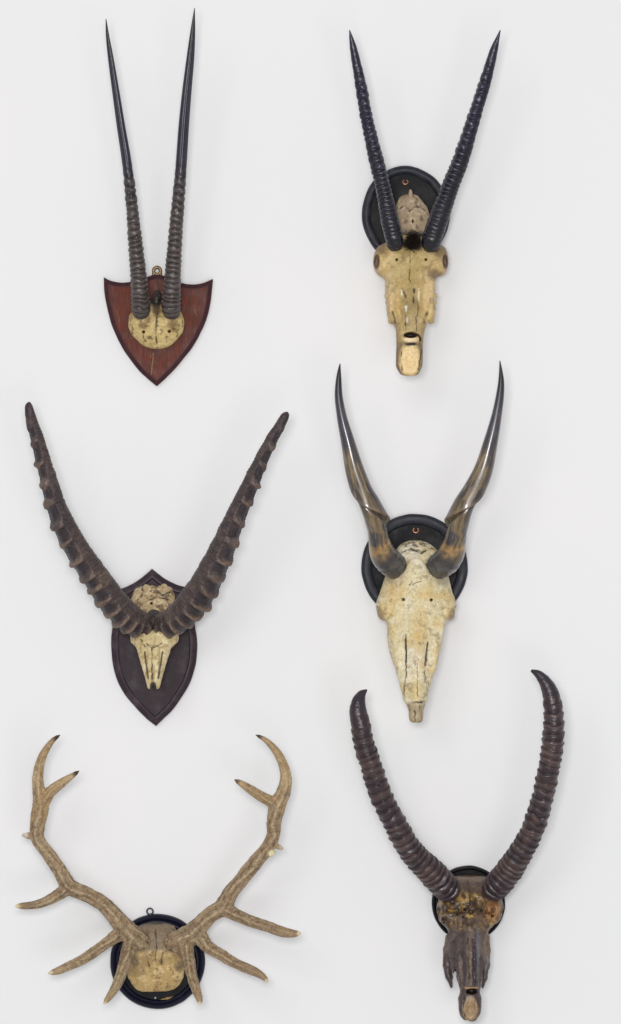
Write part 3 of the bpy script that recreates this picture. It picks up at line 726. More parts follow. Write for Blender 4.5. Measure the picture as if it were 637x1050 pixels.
hl = [(153.5, 645, 9, 54), (149, 642, 12.2, 59), (137, 636.5, 14.2, 68), (127, 628.5, 14.8, 76), (115.5, 616.5, 14.9, 84), (105.5, 602, 14.2, 91), (93, 584, 13.4, 98), (79.5, 564, 12.7, 104), (67, 541, 11.8, 108), (57.5, 518, 10.2, 112), (50.5, 494, 9.0, 114), (43.8, 470.7, 7.9, 115), (37.3, 447, 6.9, 115), (32.3, 431, 5.8, 114), (30.2, 421, 4.9, 113), (29.8, 415, 3.4, 112), (30, 412.6, 1.6, 112)]
hr = [(161, 645, 9, 54), (165.5, 642, 12.2, 59), (177.5, 637, 14.4, 68), (188.5, 628.5, 15.6, 76), (199, 616, 15.9, 84), (208.5, 602, 15.4, 91), (218, 584, 14.2, 98), (227.5, 564, 12.9, 104), (237, 541, 11.2, 108), (247, 518, 9.6, 112), (258, 494, 8.4, 114), (268.5, 470.7, 7.0, 115), (281, 447, 6.1, 115), (287.5, 436, 5.2, 114), (291.8, 428, 4.6, 113), (294, 424.4, 3.2, 112), (294.8, 422.8, 1.4, 112)]
sp3 = [(0, 7), (25, 10), (50, 13), (90, 17), (130, 21), (240, 20)]
horn('horn', hl, disp_knob(-0.85, 1, 1, sp3), col_knob(3), M_horn_rough, tr, og, nu=96)
horn('horn', hr, disp_knob(0.85, -1, 4, sp3), col_knob(6), M_horn_rough, tr, og, nu=96)

# ============================================================ 4. large pale skull with spiral polished horns
tr, og = thing('mounted_skull', 425, 581, 'large cream skull with glossy brown spiral twisted horns on a black round plaque', 'mounted skull', 'hunting trophies hung on the white wall')
O = np.stack([425.2+54.6*np.cos(A), 581.5+54.6*np.sin(A)], 1)
plaque(tr, og, O, [(0, 1), (0, 6), (1.5, 8.6), (3.5, 9.2), (9.0, 9.0), (10.4, 7.8), (11.2, 6.0)], 10.8, 5.4, M_black, M_blue, 12)
torus('screw_eye', (426.3, 543.6, 7.0), 2.7, 0.85, M_copper, tr, og, 290, -50, 0.3)
s = Solid((378, 548, 4), (476, 745, 104), 0.62)
s.loft([(554.5, 421, 435, 30, 6), (558, 413, 442, 36, 6), (563, 408, 448, 44, 7), (570, 406, 452, 50, 8), (579, 402, 456, 56, 9), (588, 397, 460, 60, 10), (598, 393.5, 462.5, 64, 12), (607, 390.5, 464.5, 67, 15), (615, 389, 465.5, 69, 20), (624, 390, 464.5, 71, 24), (632, 394, 461, 73, 30), (640, 397, 457, 75, 36), (652, 397, 454.3, 78, 44), (661, 398, 452.8, 80, 48),
        (673, 401, 449, 83, 54), (685, 405, 445.3, 86, 60), (697, 408.6, 442, 88, 66), (708, 411, 439, 90, 70), (717, 413.5, 437, 91, 74), (721, 415.8, 435.3, 92, 76), (727, 418, 433.8, 92, 78), (733, 418.6, 433.3, 92, 80), (739.5, 419.8, 432.2, 91, 82)], 2.15, 1)
for sx, ux in ((-1, 393.0), (1, 461.5)):
    s.ell((ux, 624, 50), (7.2, 12.5, 17), 4); s.cut((ux+sx*5.8, 627, 56), (3.2, 6, 12), 1.0, -sx*4)
    s.cone((ux-sx*9, 636, 67, 4), (ux-sx*18.5, 684, 79, 3.4), 4); s.cut((ux-sx*18, 660, 88), (4, 26, 6), 5); s.cut((ux+sx*2.5, 641, 66), (4.5, 7, 12), 3); s.cut((ux-sx*4, 604, 74), (6, 12, 7), 6)
s.cone((427.5, 630, 62, 8), (427, 675, 80.3, 7.2), 6); s.cone((427, 675, 80.3, 7.2), (426, 722, 89.3, 5.6), 4)
s.ell((427, 592, 61), (12, 20, 6), 6)
s.cut((413.6, 614.6, 72), (1.4, 1.7, 10), .4); s.cut((442, 615, 72), (1.4, 1.7, 10), .4)
s.chain([(414, 616, 73, .8), (414.5, 624, 74.5, .5)], .4, True); s.chain([(441.8, 616, 73, .8), (441.8, 625, 74.5, .5)], .4, True)
s.chain([(415.6, 655, 81, .9), (416.2, 668, 84.5, 1.1), (416.0, 678, 87.5, .6)], .4, True); s.chain([(437.8, 660, 82, .7), (436, 671, 85.5, 1.0), (435, 681, 88.0, .6)], .4, True)
s.chain([(418, 719, 97.5, 1), (434, 718.5, 97.5, 1)], .6, True)
s.cut((426, 741, 97), (1.5, 4, 5), 1)
def col4(P, N):
    C = np.tile(lin(222, 208, 168), (len(P), 1))
    C = mixc(C, lin(236, 226, 198), sstep(0.46, 0.66, fbm(P, 18, 2)))
    C = mixc(C, lin(214, 184, 122), sstep(0.5, 0.7, fbm(P, 15, 14))*0.65)
    C = mixc(C, lin(212, 176, 104), (blob(P, 438, 606, 9, 9, .6, 9)*.7+blob(P, 408, 606, 9, 14, .5, 2)+blob(P, 430, 640, 9, 18, .5, 5)+blob(P, 425, 705, 5, 12, .5, 6))*0.5)
    C = mixc(C, lin(150, 130, 98), sstep(0.56, 0.78, fbm(P, 6, 4, 5))*0.7); C = mixc(C, lin(120, 100, 76), sstep(0.68, 0.78, fbm(P, 2.2, 7))*0.6)
    C = mixc(C, lin(108, 92, 76), sstep(0.48, 0.62, fbm(P, 4, 6))*sstep(572, 560, P[:, 1])*0.9)
    C = mixc(C, lin(110, 96, 78), (blob(P, 400, 592, 7, 7, .5, 2)+blob(P, 455, 594, 8, 7, .5, 4))*0.5)
    C = mixc(C, lin(148, 118, 84), (blob(P, 389, 631, 5, 9, .5, 3)+blob(P, 464, 630, 5, 8, .5, 7))*0.75)
    C = mixc(C, lin(172, 152, 116), sstep(717, 722, P[:, 1])*0.85)
    C = mixc(C, lin(120, 104, 76), sstep(0.6, 0.7, fbm(P*np.array([1, .25, 1]), 3, 8))*sstep(717, 722, P[:, 1])*0.7)
    C = mixc(C, lin(44, 32, 22), (polydist(P, [(415.6, 655), (416.2, 668), (416, 678)]) < 0.9)*0.8+(polydist(P, [(437.8, 660), (436, 671), (435, 681)]) < .8)*0.8)
    return C
bone_obj('skull', s, M_bone, tr, og, 60, col4, [([(416, 650), (415.8, 690), (413.6, 716)], 0.55, 0.9), ([(437.5, 658), (435, 690), (437, 708)], 0.55, 0.9), ([(427, 672), (426.5, 712)], 0.22, 0.2), ([(419, 718.5), (434, 718)], .7, 1.0), ([(411, 706), (414, 714), (412.5, 720)], .5, .8), ([(439, 700), (436, 712)], .5, .8),
    ([(424.5, 722), (424.3, 738)], .5, .7), ([(428.8, 722), (428.5, 738)], .5, .5), ([(413, 566), (422, 563), (432, 567), (443, 563)], .8, .9), ([(420, 600), (431, 596)], .35, .3)], 0.6, 9,
    [(413.6, 614.6, 1.7), (442, 615, 1.6), (420, 599.5, 0.8), (431, 630, .6)], 4)
def disp_spiral(hand, seed, phs):
    def f(s, th, r, L, Q):
        # keel angle along the horn
        a = hand*np.interp(s, phs[0], phs[1])
        d = np.angle(np.exp(1j*(th-a)))
        keel = np.exp(-(np.maximum(np.abs(d)-0.03, 0)/0.27)**1.3)
        groove = np.exp(-((d*hand+0.75)/0.36)**2)
        kf = np.interp(s, [0, 12, 30, 75, 130, 180, L], [.15, .5, 1, 1, .6, .3, 0])
        d2 = np.angle(np.exp(1j*(th-a-math.pi))); k2 = np.exp(-(d2/0.5)**2)*0.35
        ru = sstep(34, 12, s)
        rg = (fbm(Q*np.array([1, 1, 1.6]), 1.6, seed+4).reshape(s.shape)-.5)*2.0*ru + (fbm(Q, .8, seed+2).reshape(s.shape)-.5)*1.6*ru
        x = d*hand
        asy = np.where(x > 0, np.exp(-x/1.0), np.exp(-(x/0.17)**2))
        low = np.exp(-((x+0.34)/0.20)**2)
        keel = np.where(x > 0, np.exp(-(x/0.22)**2), np.exp(-(x/0.12)**2)); aux_l = low*kf
        R = r*(0.83+0.36*asy*kf-0.13*low*kf+0.06*k2*kf)+rg
        return R, (keel*kf, aux_l)
    return f
def col_spiral(s, th, L, Q, aux, V):
    keel, ru = aux; t = (s/L).ravel(); x = s.ravel()+(fbm(Q, 3, 5)-.5)*10
    C = np.tile(lin(96, 82, 66), (len(t), 1))
    n = fbm(Q*np.array([1, 1, .18]), 1.2, 3)
    C = mixc(C, lin(136, 116, 86), sstep(.42, .62, n)*0.85)
    C = mixc(C, lin(62, 60, 68), sstep(.44, .6, fbm(Q*np.array([1, 1, .2]), 1.6, 9))*0.85)
    C = mixc(C, lin(196, 150, 84), sstep(22, 32, x)*sstep(50, 38, x)*sstep(.32, .6, fbm(Q, 3, 12))*(0.5+0.5*np.sin(th.ravel()*1.0+0.8)**2)*0.95)
    C = mixc(C, lin(64, 60, 60), sstep(34, 22, x)); C = mixc(C, lin(96, 90, 84), sstep(24, 14, x)*sstep(.5, .6, fbm(Q, 1.5, 3))*.6)
    fs = fbm(Q*np.array([1, 1, .10]), .55, 15, 2); C = mixc(C, lin(170, 150, 116), sstep(.60, .74, fs)*0.5*sstep(34, 46, x)); C = mixc(C, lin(40, 38, 44), sstep(.40, .28, fs)*0.6*sstep(34, 46, x))
    C = mixc(C, lin(62, 62, 78), sstep(.55, .75, t)*0.75)
    C = mixc(C, lin(30, 30, 40), sstep(.76, .93, t))
    C = mixc(C, lin(140, 120, 92), keel.ravel()*0.5); C = mixc(C, lin(38, 32, 30), np.clip(ru.ravel(), 0, 1)*0.75)
    return C
hl = [(411, 582, 11, 50), (406, 580, 14.6, 54), (398.5, 573.5, 14.9, 60), (392.5, 564, 13.6, 67), (389, 553, 12.2, 74), (387, 542, 11.8, 80), (384.6, 532, 12.6, 86), (379.5, 518, 12.4, 92), (372, 502, 11.0, 97), (366, 485.6, 10.2, 100), (357.6, 454, 7.9, 103), (350, 423, 5.6, 104), (347.4, 405, 4.7, 103), (347.4, 391, 3.6, 102), (348, 380, 2.0, 101), (348.8, 373, .6, 100)]
hr = [(443, 583, 11, 50), (448, 581, 14.6, 54), (456, 575, 15.2, 60), (463, 564.5, 14.2, 67), (466.8, 553, 12.6, 74), (469, 542, 11.9, 80), (471.3, 532, 12.6, 86), (476, 518, 12.4, 92), (485, 502, 11.3, 97), (493.2, 485.6, 10.4, 100), (502.6, 454, 8.2, 103), (509.8, 423, 5.8, 104), (512.8, 405, 4.8, 103), (514, 391, 3.6, 102), (513.6, 380, 2.1, 101), (512.7, 370, .6, 100)]
# keel: outer edge (-90 deg) at s~100, crosses the front, inner edge (+90) at s~68
PH = ([0, 30, 48, 62, 76, 91, 108, 150, 230], [5.0, 3.9, 2.8, 1.8, 0.75, -0.5, -1.55, -1.9, -2.3])
horn('horn', hl, disp_spiral(1, 3, PH), col_spiral, M_horn_gloss, tr, og, nu=96)
horn('horn', hr, disp_spiral(-1, 8, PH), col_spiral, M_horn_gloss, tr, og, nu=96)

# ============================================================ 5. stag antlers on the round navy plaque
tr, og = thing('mounted_antlers', 161.5, 986, 'branching light brown stag antlers on a round navy black plaque', 'mounted antlers', 'hunting trophies hung on the white wall')
O = np.stack([161.6+48.7*np.cos(A), 986.2+48.7*np.sin(A)], 1)
pq = plaque(tr, og, O, [(0, 1), (0, 5), (1.2, 7.6), (3.2, 8.6), (5.0, 7.8), (5.8, 6.6), (6.6, 7.6), (8.2, 7.8), (9.4, 6.4), (9.8, 5.0)], 9.5, 5.4, M_black, M_navy, 15)
hg = torus('hanging_ring', (154, 934.2, 3.2), 3.1, 0.85, M_iron, tr, og)
torus('eyelet', (154, 938.2, 3.2), 1.4, 0.7, M_iron, hg, og)
s = Solid((160, 1014, 2), (192, 1030, 9), 0.35); s.chain([(165, 1024.5, 5.0, .8), (172, 1023.5, 5.0, 1.9), (180, 1022, 5.0, 1.6), (186, 1019.6, 5.0, .6)], .5)
P, Q = s.mesh(); P = P+vnormals(P, Q)*((fbm(P, 2, 4)-.5)*.8)[:, None]; make_mesh('wood_patch', P, Q, M_chip, pq, og)
screw('screw', (159.5, 1022.5, 5.2), 1.5, M_steel, tr, og)
s = Solid((124, 942, 3), (198, 1022, 50), 0.55)
s.loft([(948, 147, 173, 24, 5), (951, 142, 179, 28, 5), (957, 140, 181, 32, 6), (965, 138, 182, 34, 7), (975, 136, 184, 36, 7), (986, 132.5, 187.5, 35, 7), (994, 130.5, 189.5, 32, 7), (1001, 130.5, 189, 29, 7), (1008, 134, 186, 26, 8), (1014, 138.5, 180, 23, 9), (1017.5, 142, 173, 20, 10)], 2.6, 1)
s.ell((144, 966, 30), (10, 9, 9), 4); s.ell((178, 967, 30), (10, 9, 9), 4); s.cut((147, 990, 42), (10, 12, 7), 6); s.cut((176, 990, 42), (10, 12, 7), 6)
def col5(P, N):
    C = np.tile(lin(190, 160, 106), (len(P), 1)); C = mixc(C, lin(210, 182, 130), sstep(.48, .64, fbm(P, 9, 2)))
    C = mixc(C, lin(142, 116, 78), sstep(.5, .7, fbm(P, 13, 8))*0.65)
    C = mixc(C, lin(122, 106, 88), sstep(982, 966, P[:, 1]+(fbm(P, 5, 3)-.5)*14)*0.9)
    C = mixc(C, lin(108, 90, 70), (blob(P, 184, 990, 5, 6, .5, 3)+blob(P, 139, 985, 4, 5, .5, 6))*0.7)
    return mixc(C, lin(108, 84, 56), sstep(.62, .72, fbm(P, 3.4, 5))*0.6)
sk = bone_obj('skull_plate', s, M_bone, tr, og, 22, col5, [([(160, 952), (161, 975), (160, 984)], .45, .5), ([(151, 978), (155, 990)], .4, .35), ([(168, 975), (166, 988)], .4, .3)], 0.9, 8, [], 5)
def antler(side, beam, tines, knob, seed, pale):
    chains = [('beam', beam)]+tines
    allp = []
    for nm, pts in chains:
        q = [(*cpt(u, v, h), max(r*0.75, r-0.55)) for u, v, r, h in pts]
        # subdivide smoothly
        arr = np.array(q); seg = np.r_[0, np.cumsum(np.linalg.norm(np.diff(arr[:, :3], axis=0), axis=1))]
        ss = np.linspace(0, seg[-1], max(3, int(seg[-1]/4)))
        out = []
        for j in range(4):
            y = arr[:, j]; m = np.gradient(y, seg)
            i = np.clip(np.searchsorted(seg, ss, 'right')-1, 0, len(seg)-2); hh = seg[i+1]-seg[i]; t = (ss-seg[i])/hh
            out.append((2*t**3-3*t**2+1)*y[i]+(t**3-2*t**2+t)*hh*m[i]+(-2*t**3+3*t**2)*y[i+1]+(t**3-t**2)*hh*m[i+1] if j < 3 else hermite(ss, seg, y))
        allp.append(np.stack(out, 1))
    cat = np.concatenate(allp)
    lo = cat[:, :3].min(0)-14; hi = cat[:, :3].max(0)+14
    s = Solid(lo, hi, 0.62)
    for a in allp:
        s.chain([tuple(p) for p in a], 3.2)
    for kp in knob: s.cone((*cpt(kp[0], kp[1], kp[6]), kp[2]), (*cpt(kp[3], kp[4], kp[6]), kp[5]), 1.5)
    P, Q = s.mesh(); P = relax(P, Q, 1)
    # nearest chain, distance along, angle round
    bd = np.full(len(P), 1e9); bi = np.zeros(len(P), int); bs = np.zeros(len(P)); ba = np.zeros(len(P)); br = np.zeros(len(P))
    for ci, a in enumerate(allp):
        acc = 0; tot = np.sum(np.linalg.norm(np.diff(a[:, :3], axis=0), axis=1))
        for p, q in zip(a[:-1], a[1:]):
            D = q[:3]-p[:3]; ln = np.linalg.norm(D); T = D/ln
            t = np.clip((P-p[:3])@T, 0, ln); C0 = p[:3]+t[:, None]*T; r_ = p[3]+(q[3]-p[3])*t/ln
            dv = P-C0; d = np.linalg.norm(dv, axis=1)-r_
            m = d < bd
            n1 = np.array([0, 0, 1.])-T*T[2]; n1 /= np.linalg.norm(n1); n2 = np.cross(T, n1)
            bd[m] = d[m]; bi[m] = ci; bs[m] = (acc+t[m]) if ci == 0 else (acc+t[m])/tot+100*0; ba[m] = np.arctan2(dv[m]@n2, dv[m]@n1); br[m] = r_[m]
            acc += ln
    N = vnormals(P, Q)
    tot0 = np.sum(np.linalg.norm(np.diff(allp[0][:, :3], axis=0), axis=1))
    tt = np.where(bi == 0, bs/tot0, bs)
    g = np.cos(ba*6+(fbm(P, 22, seed)-.5)*8); g2 = np.cos(ba*3+(fbm(P, 20, seed+3)-.5)*7)
    tipf = np.where(bi == 0, 1-sstep(.82, .95, tt), 1-sstep(.6, .95, tt))
    pearl = (fbm(P, 2.6, seed+8)-.5)
    P = P+N*((g*0.5+g2*0.35)*tipf*np.clip(br/6, .3, 1)+pearl*1.3*tipf*np.clip(br/6, .4, 1))[:, None]
    C = np.tile(lin(164, 138, 106), (len(P), 1))
    C = mixc(C, lin(176, 152, 118), sstep(.44, .64, fbm(P, 16, seed+1)))
    C = mixc(C, lin(120, 98, 80), sstep(.46, .7, fbm(P, 9, seed+2))*0.45)
    C = mixc(C, lin(200, 180, 146), sstep(.75, 1.0, g)*tipf*0.75*sstep(.36, .5, fbm(P, 12, seed+7)))
    C = mixc(C, lin(100, 80, 64), sstep(-.4, -1., g)*tipf*0.4)
    C = mixc(C, lin(176, 156, 128), sstep(.52, .62, pearl+.5)*0.4*tipf)
    C = mixc(C, lin(96, 78, 62), sstep(.46, .38, pearl+.5)*0.4*tipf)
    top = sstep(846, 825, P[:, 1])
    C = mixc(C, lin(184, 152, 108), top*0.5*sstep(.35, .6, fbm(P, 12, 5))); C = mixc(C, lin(206, 180, 140), sstep(812, 790, P[:, 1])*sstep(760, 780, P[:, 1])*0.6*sstep(.35, .6, fbm(P, 8, 9)))
    for (u, v, r_, c_) in pale:
        uu, vv, _ = cpt(u, v, 94); C = mixc(C, c_, blob(P, uu, vv, r_*1.2, r_*1.2, .6, 2, .3, 3))
    nf = np.zeros(len(chains))
    fc = bi[Q]; f_id = np.where((fc == fc[:, :1]).all(1), fc[:, 0], np.sort(fc, axis=1)[:, 1])
    root = None
    for ci, (nm, _) in enumerate(chains):
        sel = Q[f_id == ci]; used, inv = np.unique(sel, return_inverse=True); sel = inv.reshape(sel.shape)
        o = make_mesh('antler' if ci == 0 else 'tine', P[used], sel, M_antler, tr if ci == 0 else root, og, C=C[used], recalc=False)
        if ci == 0: root = o
    # burr: knobbly ring where the antler leaves the skull
    b0 = allp[0][0]; T = allp[0][3][:3]-allp[0][0][:3]; T /= np.linalg.norm(T); n1 = np.array([0, 0, 1.])-T*T[2]; n1 /= np.linalg.norm(n1); n2 = np.cross(T, n1)
    c0 = b0[:3]+T*3.5; sb = Solid(c0-18, c0+18, 0.55)
    for k in range(22):
        a = k/22*2*math.pi; q = c0+(n1*math.cos(a)+n2*math.sin(a))*(b0[3]+0.9); rr_ = 1.5+1.0*float(hashn(np.array(k), seed))
        q2 = q+T*1.5; sb.cone((*q, rr_), (*q2, rr_*.8), 1.2)
    p_, q_ = sb.mesh(); p_ = p_+vnormals(p_, q_)*((fbm(p_, 1.8, 4)-.5)*1.2)[:, None]
    make_mesh('burr', p_, q_, M_antler, root, og, C=mixc(np.tile(lin(108, 88, 70), (len(p_), 1)), lin(160, 138, 110), sstep(.5, .6, fbm(p_, 2.2, 3))))
    return root
tipc = lin(70, 50, 40); ivory = lin(226, 208, 170)
antler(-1, [(147, 966, 8.0, 32), (139, 962, 9.8, 40), (130, 954, 9.2, 46), (119, 941, 7.8, 52), (107, 928, 7.0, 58), (90, 917.5, 6.9, 64), (71, 909, 7.2, 70), (61.5, 893, 6.6, 74), (49, 875, 6.0, 78), (38.5, 859, 5.8, 82), (38.6, 846, 6.8, 84), (41.5, 830, 7.6, 86), (40.5, 815, 6.4, 88), (39, 803, 5.3, 90), (39.6, 790, 4.7, 92), (43, 777, 4.0, 94), (49, 766, 3.1, 96), (55.5, 758, 2.1, 98), (61.8, 753.6, .7, 99)],
    [('t', [(45, 822, 6, 87), (53, 811, 5.0, 92), (62, 804, 4.2, 97), (72, 797, 3.0, 102), (81.2, 790.5, .8, 106)]),
     ('t', [(68, 912, 6.2, 70), (60, 917.5, 5.4, 74), (50, 923, 4.5, 78), (38, 927.4, 3.8, 83), (27, 928.8, 3.4, 88), (18, 929, 2.6, 92)]),
     ('t', [(122, 958, 7, 46), (113, 964, 5.4, 54), (100, 973.5, 4.9, 62), (85, 984, 4.8, 70), (70, 991, 4.3, 78), (58, 996, 3.3, 84), (50.5, 998, 1.5, 88)]),
     ('t', [(134, 966, 7.4, 46), (130, 980, 6.0, 58), (124.5, 998, 5.0, 72), (118, 1013, 4.2, 84), (112, 1022.5, 3.2, 92), (107, 1029, 1.5, 98)])],
    [(30, 857, 3.2, 24.5, 856, 1.9, 84)], 1,
    [(61, 754.5, 5, tipc), (80, 791.5, 4, tipc), (17, 929, 2.4, ivory), (51, 998, 2.2, ivory), (107.5, 1028.5, 2, ivory), (24, 856, 3.4, lin(216, 200, 184))])
antler(1, [(175.5, 967, 8.0, 32), (183, 965, 9.8, 40), (193, 960, 10.2, 46), (204, 950, 8.8, 52), (216, 938, 8.0, 58), (229, 929.5, 8.0, 64), (237, 915, 6.8, 69), (249.5, 900, 6.8, 73), (262, 884, 6.8, 77), (274, 870, 6.4, 81), (280, 857, 6.2, 84), (281, 843, 6.8, 86), (284.5, 827, 7.8, 88), (291, 812, 6.4, 90), (293.6, 799, 5.2, 92), (291, 785, 4.5, 94), (285, 773, 3.8, 96), (277.5, 763.5, 2.9, 98), (270, 757.2, 2.0, 99), (262.5, 753.6, .8, 100)],
    [('t', [(280, 823, 5.6, 88), (270, 818, 4.8, 93), (258.5, 810.5, 4.2, 98), (248.5, 804, 3.2, 103), (241.3, 799.8, 1.3, 107)]),
     ('t', [(230, 932, 7, 64), (243, 938.5, 5.8, 70), (258, 945, 5.3, 77), (275, 950.5, 5.0, 84), (290, 955.5, 4.8, 90), (301, 957.3, 3.6, 94), (308, 957, 1.4, 97)]),
     ('t', [(203, 958, 8, 48), (213, 971, 5.6, 56), (226, 978.5, 5.2, 64), (240, 987, 4.8, 72), (254, 993.5, 4.6, 80), (265.5, 998.5, 3.7, 86), (272, 1003.5, 2.4, 90), (274.5, 1007.5, 1.2, 92)]),
     ('t', [(190, 968, 8, 46), (193.5, 984, 5.6, 58), (197, 1002, 4.8, 72), (201.5, 1016, 4.2, 84), (204.8, 1025, 3.0, 91), (205, 1029.5, 1.4, 95)])],
    [(284, 867, 3.0, 288.5, 870, 1.8, 84), (281, 874, 1.8, 276.5, 877.5, .9, 86)], 6,
    [(263.5, 754.5, 4, tipc), (242, 800, 3, lin(110, 84, 60)), (307.5, 957, 2.2, ivory), (274.5, 1007, 2.4, ivory), (205, 1029.5, 2, ivory), (279, 876, 3.0, lin(232, 222, 180)), (289, 870, 2.5, lin(196, 176, 156))])

# ============================================================ 6. dark stained skull with curved ringed horns
tr, og = thing('mounted_skull', 480, 928, 'dark brown stained skull with inward curving closely ringed horns on small black plaque', 'mounted skull', 'hunting trophies hung on the white wall')
O = np.stack([480.5+37.6*np.cos(A), 926.5+38.6*np.sin(A)], 1)
plaque(tr, og, O, [(0, 1), (0, 6), (0.8, 7.8), (2.2, 8.2), (3.2, 7.6), (4.0, 6.0)], 3.8, 5.6, M_black, M_black, 18)
screw('screw', (478.5, 898.7, 5.6), 1.5, M_steel, tr, og)
s = Solid((440, 897, 4), (526, 1049, 102), 0.58)
s.loft([(902.5, 468, 500, 28, 6), (905, 465.5, 502, 34, 6), (911, 460, 507, 42, 6), (918, 455, 512.5, 48, 8), (926, 451, 515.5, 53, 10), (934, 449.6, 516.7, 57, 13), (941, 450.6, 514.5, 60, 17), (948, 453.5, 509, 62, 22), (954, 458.5, 503.5, 64, 28), (960, 461, 500, 67, 34), (968, 460.5, 499.5, 70, 34), (978, 459.5, 500.5, 73, 38),
        (988, 461, 500, 76, 44), (998, 465, 497, 79.5, 54), (1008, 470, 493, 83, 64), (1014, 471, 491.8, 85, 68), (1020, 469.5, 492.7, 87, 70), (1028, 469, 493, 88, 72), (1036, 470, 491.5, 88, 74), (1041, 473, 488.5, 87, 76), (1044, 478, 486.5, 85, 78)], 2.2, 1)
for sx, ux in ((-1, 456.5), (1, 509.5)):
    s.ell((ux, 934, 42), (7, 13, 15), 4); s.cut((ux+sx*6.2, 938, 50), (3, 7, 12), 1.2)
s.chain([(462.5, 962, 52, 5), (459.6, 975, 54, 5), (459, 990, 55, 4.6), (460.6, 1002, 56, 3.8), (463, 1012, 56, 1.6)], 2)
s.chain([(498, 962, 52, 4.6), (498.5, 975, 54, 4.6), (498, 990, 55, 4.4), (496.6, 1003, 56, 3.4), (495, 1012.5, 56, 1.6)], 2)
s.cone((482.5, 946, 54, 9), (482.5, 975, 70.5, 7.2), 5); s.cone((482.5, 975, 70.5, 7.2), (482.5, 1007, 81.5, 6.2), 3)
s.cut((482.7, 1013, 88), (6.6, 3.2, 10), .5); s.cut((481, 1030, 93), (8.3, 13.5, 7.5), 1.0)
s.cut((466.5, 1000, 70), (1.6, 8, 12), 1); s.cut((495, 1001, 70), (1.2, 8, 12), 1)
s.cut((471, 930, 57), (6, 5, 6), 3); s.cut((491, 926, 54), (5, 6, 6), 3); s.cut((476.5, 933, 60), (1.6, 1.2, 5), .5); s.cut((494, 933.5, 60), (2, 1.6, 5), .5); s.cut((504.5, 939, 60), (1.8, 1, 6), .5)
for k in range(46):   # spongy broken bone of the brow
    uu = 454+hashn(np.array(k), 1)*58; vv = 920+hashn(np.array(k), 2)*28; r_ = 0.9+hashn(np.array(k), 3)*1.7
    r_ = float(r_); s.cut((float(uu), float(vv), 57.5-abs(float(uu)-483)*0.26), (r_*(.7+.9*float(hashn(np.array(k), 4))), r_*.7, 3.6), 1.6, float(hashn(np.array(k), 5))*180)
s.cut((478, 1045, 86), (2, 3, 8), 1)
def col6(P, N):
    C = np.tile(lin(80, 66, 64), (len(P), 1))
    C = mixc(C, lin(110, 94, 86), sstep(.48, .66, fbm(P*np.array([1, .4, 1]), 7, 2))*0.8)
    C = mixc(C, lin(62, 50, 52), sstep(.5, .66, fbm(P, 9, 6))*0.7)
    up = sstep(958, 946, P[:, 1]+(fbm(P, 5, 3)-.5)*10)*sstep(908, 920, P[:, 1])
    oc = mixc(np.tile(lin(112, 86, 54), (len(P), 1)), lin(176, 142, 80), sstep(.5, .62, fbm(P, 4, 7)))
    oc = mixc(oc, lin(62, 46, 38), sstep(.44, .58, fbm(P, 6, 15))*0.85)
    C = C*(1-up*.9)[:, None]+oc*(up*.9)[:, None]
    C = mixc(C, lin(160, 112, 72), blob(P, 506, 934, 8, 10, .5, 2)*0.8)
    C = mixc(C, lin(96, 76, 60), sstep(922, 912, P[:, 1])*0.6)
    C = mixc(C, lin(124, 98, 70), (blob(P, 482, 904, 16, 2.2, .5, 2)+blob(P, 499, 968, 3, 12, .5, 4)+blob(P, 480, 985, 1.8, 22, .5, 4))*0.7)
    C = mixc(C, lin(46, 36, 46), (blob(P, 486, 985, 2.6, 26, .6, 3, .8, 4)+blob(P, 475, 985, 1.8, 24, .6, 5, .8, 4))*0.65)
    C = mixc(C, lin(110, 108, 116), blob(P, 489.5, 970, 1.8, 26, .5, 5)*0.6)
    C = mixc(C, lin(164, 134, 98), blob(P, 481, 1031, 8, 12, .2, 2, .2, 4)*0.95)
    C = mixc(C, lin(190, 150, 108), blob(P, 482.5, 1009.6, 7, 1.3, .4, 2, .2))
    return mixc(C, lin(26, 16, 14), blob(P, 482.6, 1013.6, 6.4, 2.6, .3, 2, .1))
bone_obj('skull', s, M_bone_dark, tr, og, 58, col6, [([(479.6, 960), (479.8, 1006)], .8, 1.0), ([(485.6, 962), (485.2, 1006)], .8, .9), ([(474, 1018), (476, 1038)], .6, .7), ([(487, 1018), (486, 1038)], .6, .5), ([(466, 965), (466, 1000)], .5, .5), ([(482, 906), (482, 928)], .7, .8)], 0.9, 6,
         [(476.5, 933, 1.5), (494, 933.5, 1.6), (504.5, 939, 1.3)], 6)
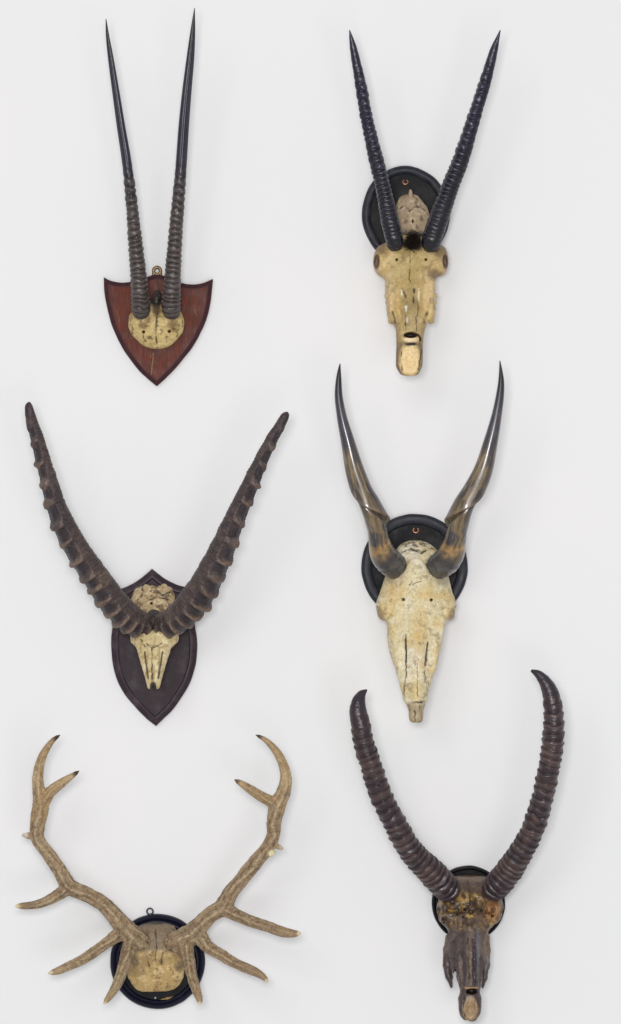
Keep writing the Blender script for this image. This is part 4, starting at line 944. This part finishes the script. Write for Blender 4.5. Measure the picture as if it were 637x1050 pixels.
def disp_saw(seed, side, top, amp=1.9):
    def f(s, th, r, L, Q):
        d = np.angle(np.exp(1j*(th-side)))
        wob = 0.32*np.cos(d)+(fbm(Q, 3.0, seed).reshape(s.shape)-.5)*1.0+0.25*np.sin(s/17+seed)
        ph = ringphase(s, [(0, 6.0), (60, 7.2), (140, 8.4), (250, 9.5)])+wob
        k = np.floor(ph); p = ph-k; a = amp*(.75+.5*hashn(k, seed))
        saw = np.where(p < .78, (p/.78)**0.8, 1-((p-.78)/.22)**1.5)
        fade = (1-sstep(top-24, top+10, s))*sstep(0, 6, s)
        fine = 0.10*np.sin(ph*2*math.pi*3)*fade
        n = (fbm(Q, .9, seed+5).reshape(s.shape)-.5)*1.0*np.clip(r/8, .1, 1)
        R = r-amp*.6*fade+a*saw*fade+fine+n
        return R, (saw*fade*(0.6+.4*hashn(k, seed+3)), fade)
    return f
hl = [(463, 915, 10, 46), (459, 911, 13.0, 52), (452, 904.5, 13.8, 60), (442, 893.5, 13.4, 68), (427, 879, 12.4, 78), (415.8, 864, 11.9, 85), (404.6, 843, 11.6, 92), (394, 823, 11.0, 98), (386, 802, 10.9, 102), (379.8, 782, 10.8, 105), (373, 761.6, 10.2, 107), (369.6, 741, 9.7, 107), (367.2, 727, 8.4, 106), (368.2, 718, 6.6, 105), (371.5, 711.5, 4.2, 104), (376.2, 707.3, .9, 103)]
hr = [(503, 915, 10, 46), (507, 911, 13.0, 52), (514, 903, 13.6, 60), (522.5, 892, 13.2, 68), (531, 879, 12.2, 78), (540, 864, 11.6, 85), (549.2, 843, 11.2, 92), (555, 823, 10.9, 98), (560, 802, 10.8, 102), (564, 782, 10.8, 105), (567, 761.6, 11.0, 107), (568, 741, 10.2, 107), (566.8, 722, 9.2, 106), (563.6, 708, 7.9, 105), (558.5, 698.5, 6.2, 104), (551.5, 691, 4.0, 103), (545, 687.6, 1.4, 102)]
def c6(s, th, L, Q, aux, V):
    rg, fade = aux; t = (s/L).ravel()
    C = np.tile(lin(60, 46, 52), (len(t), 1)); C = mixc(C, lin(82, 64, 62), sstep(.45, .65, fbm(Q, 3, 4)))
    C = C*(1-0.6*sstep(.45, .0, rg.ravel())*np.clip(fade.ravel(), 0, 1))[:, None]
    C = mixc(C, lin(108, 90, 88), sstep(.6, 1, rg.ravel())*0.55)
    C = mixc(C, lin(94, 64, 58), sstep(.58, .7, fbm(Q, 2, 14))*0.3)
    return mixc(C, lin(46, 40, 54), sstep(.84, .96, t)*0.8)
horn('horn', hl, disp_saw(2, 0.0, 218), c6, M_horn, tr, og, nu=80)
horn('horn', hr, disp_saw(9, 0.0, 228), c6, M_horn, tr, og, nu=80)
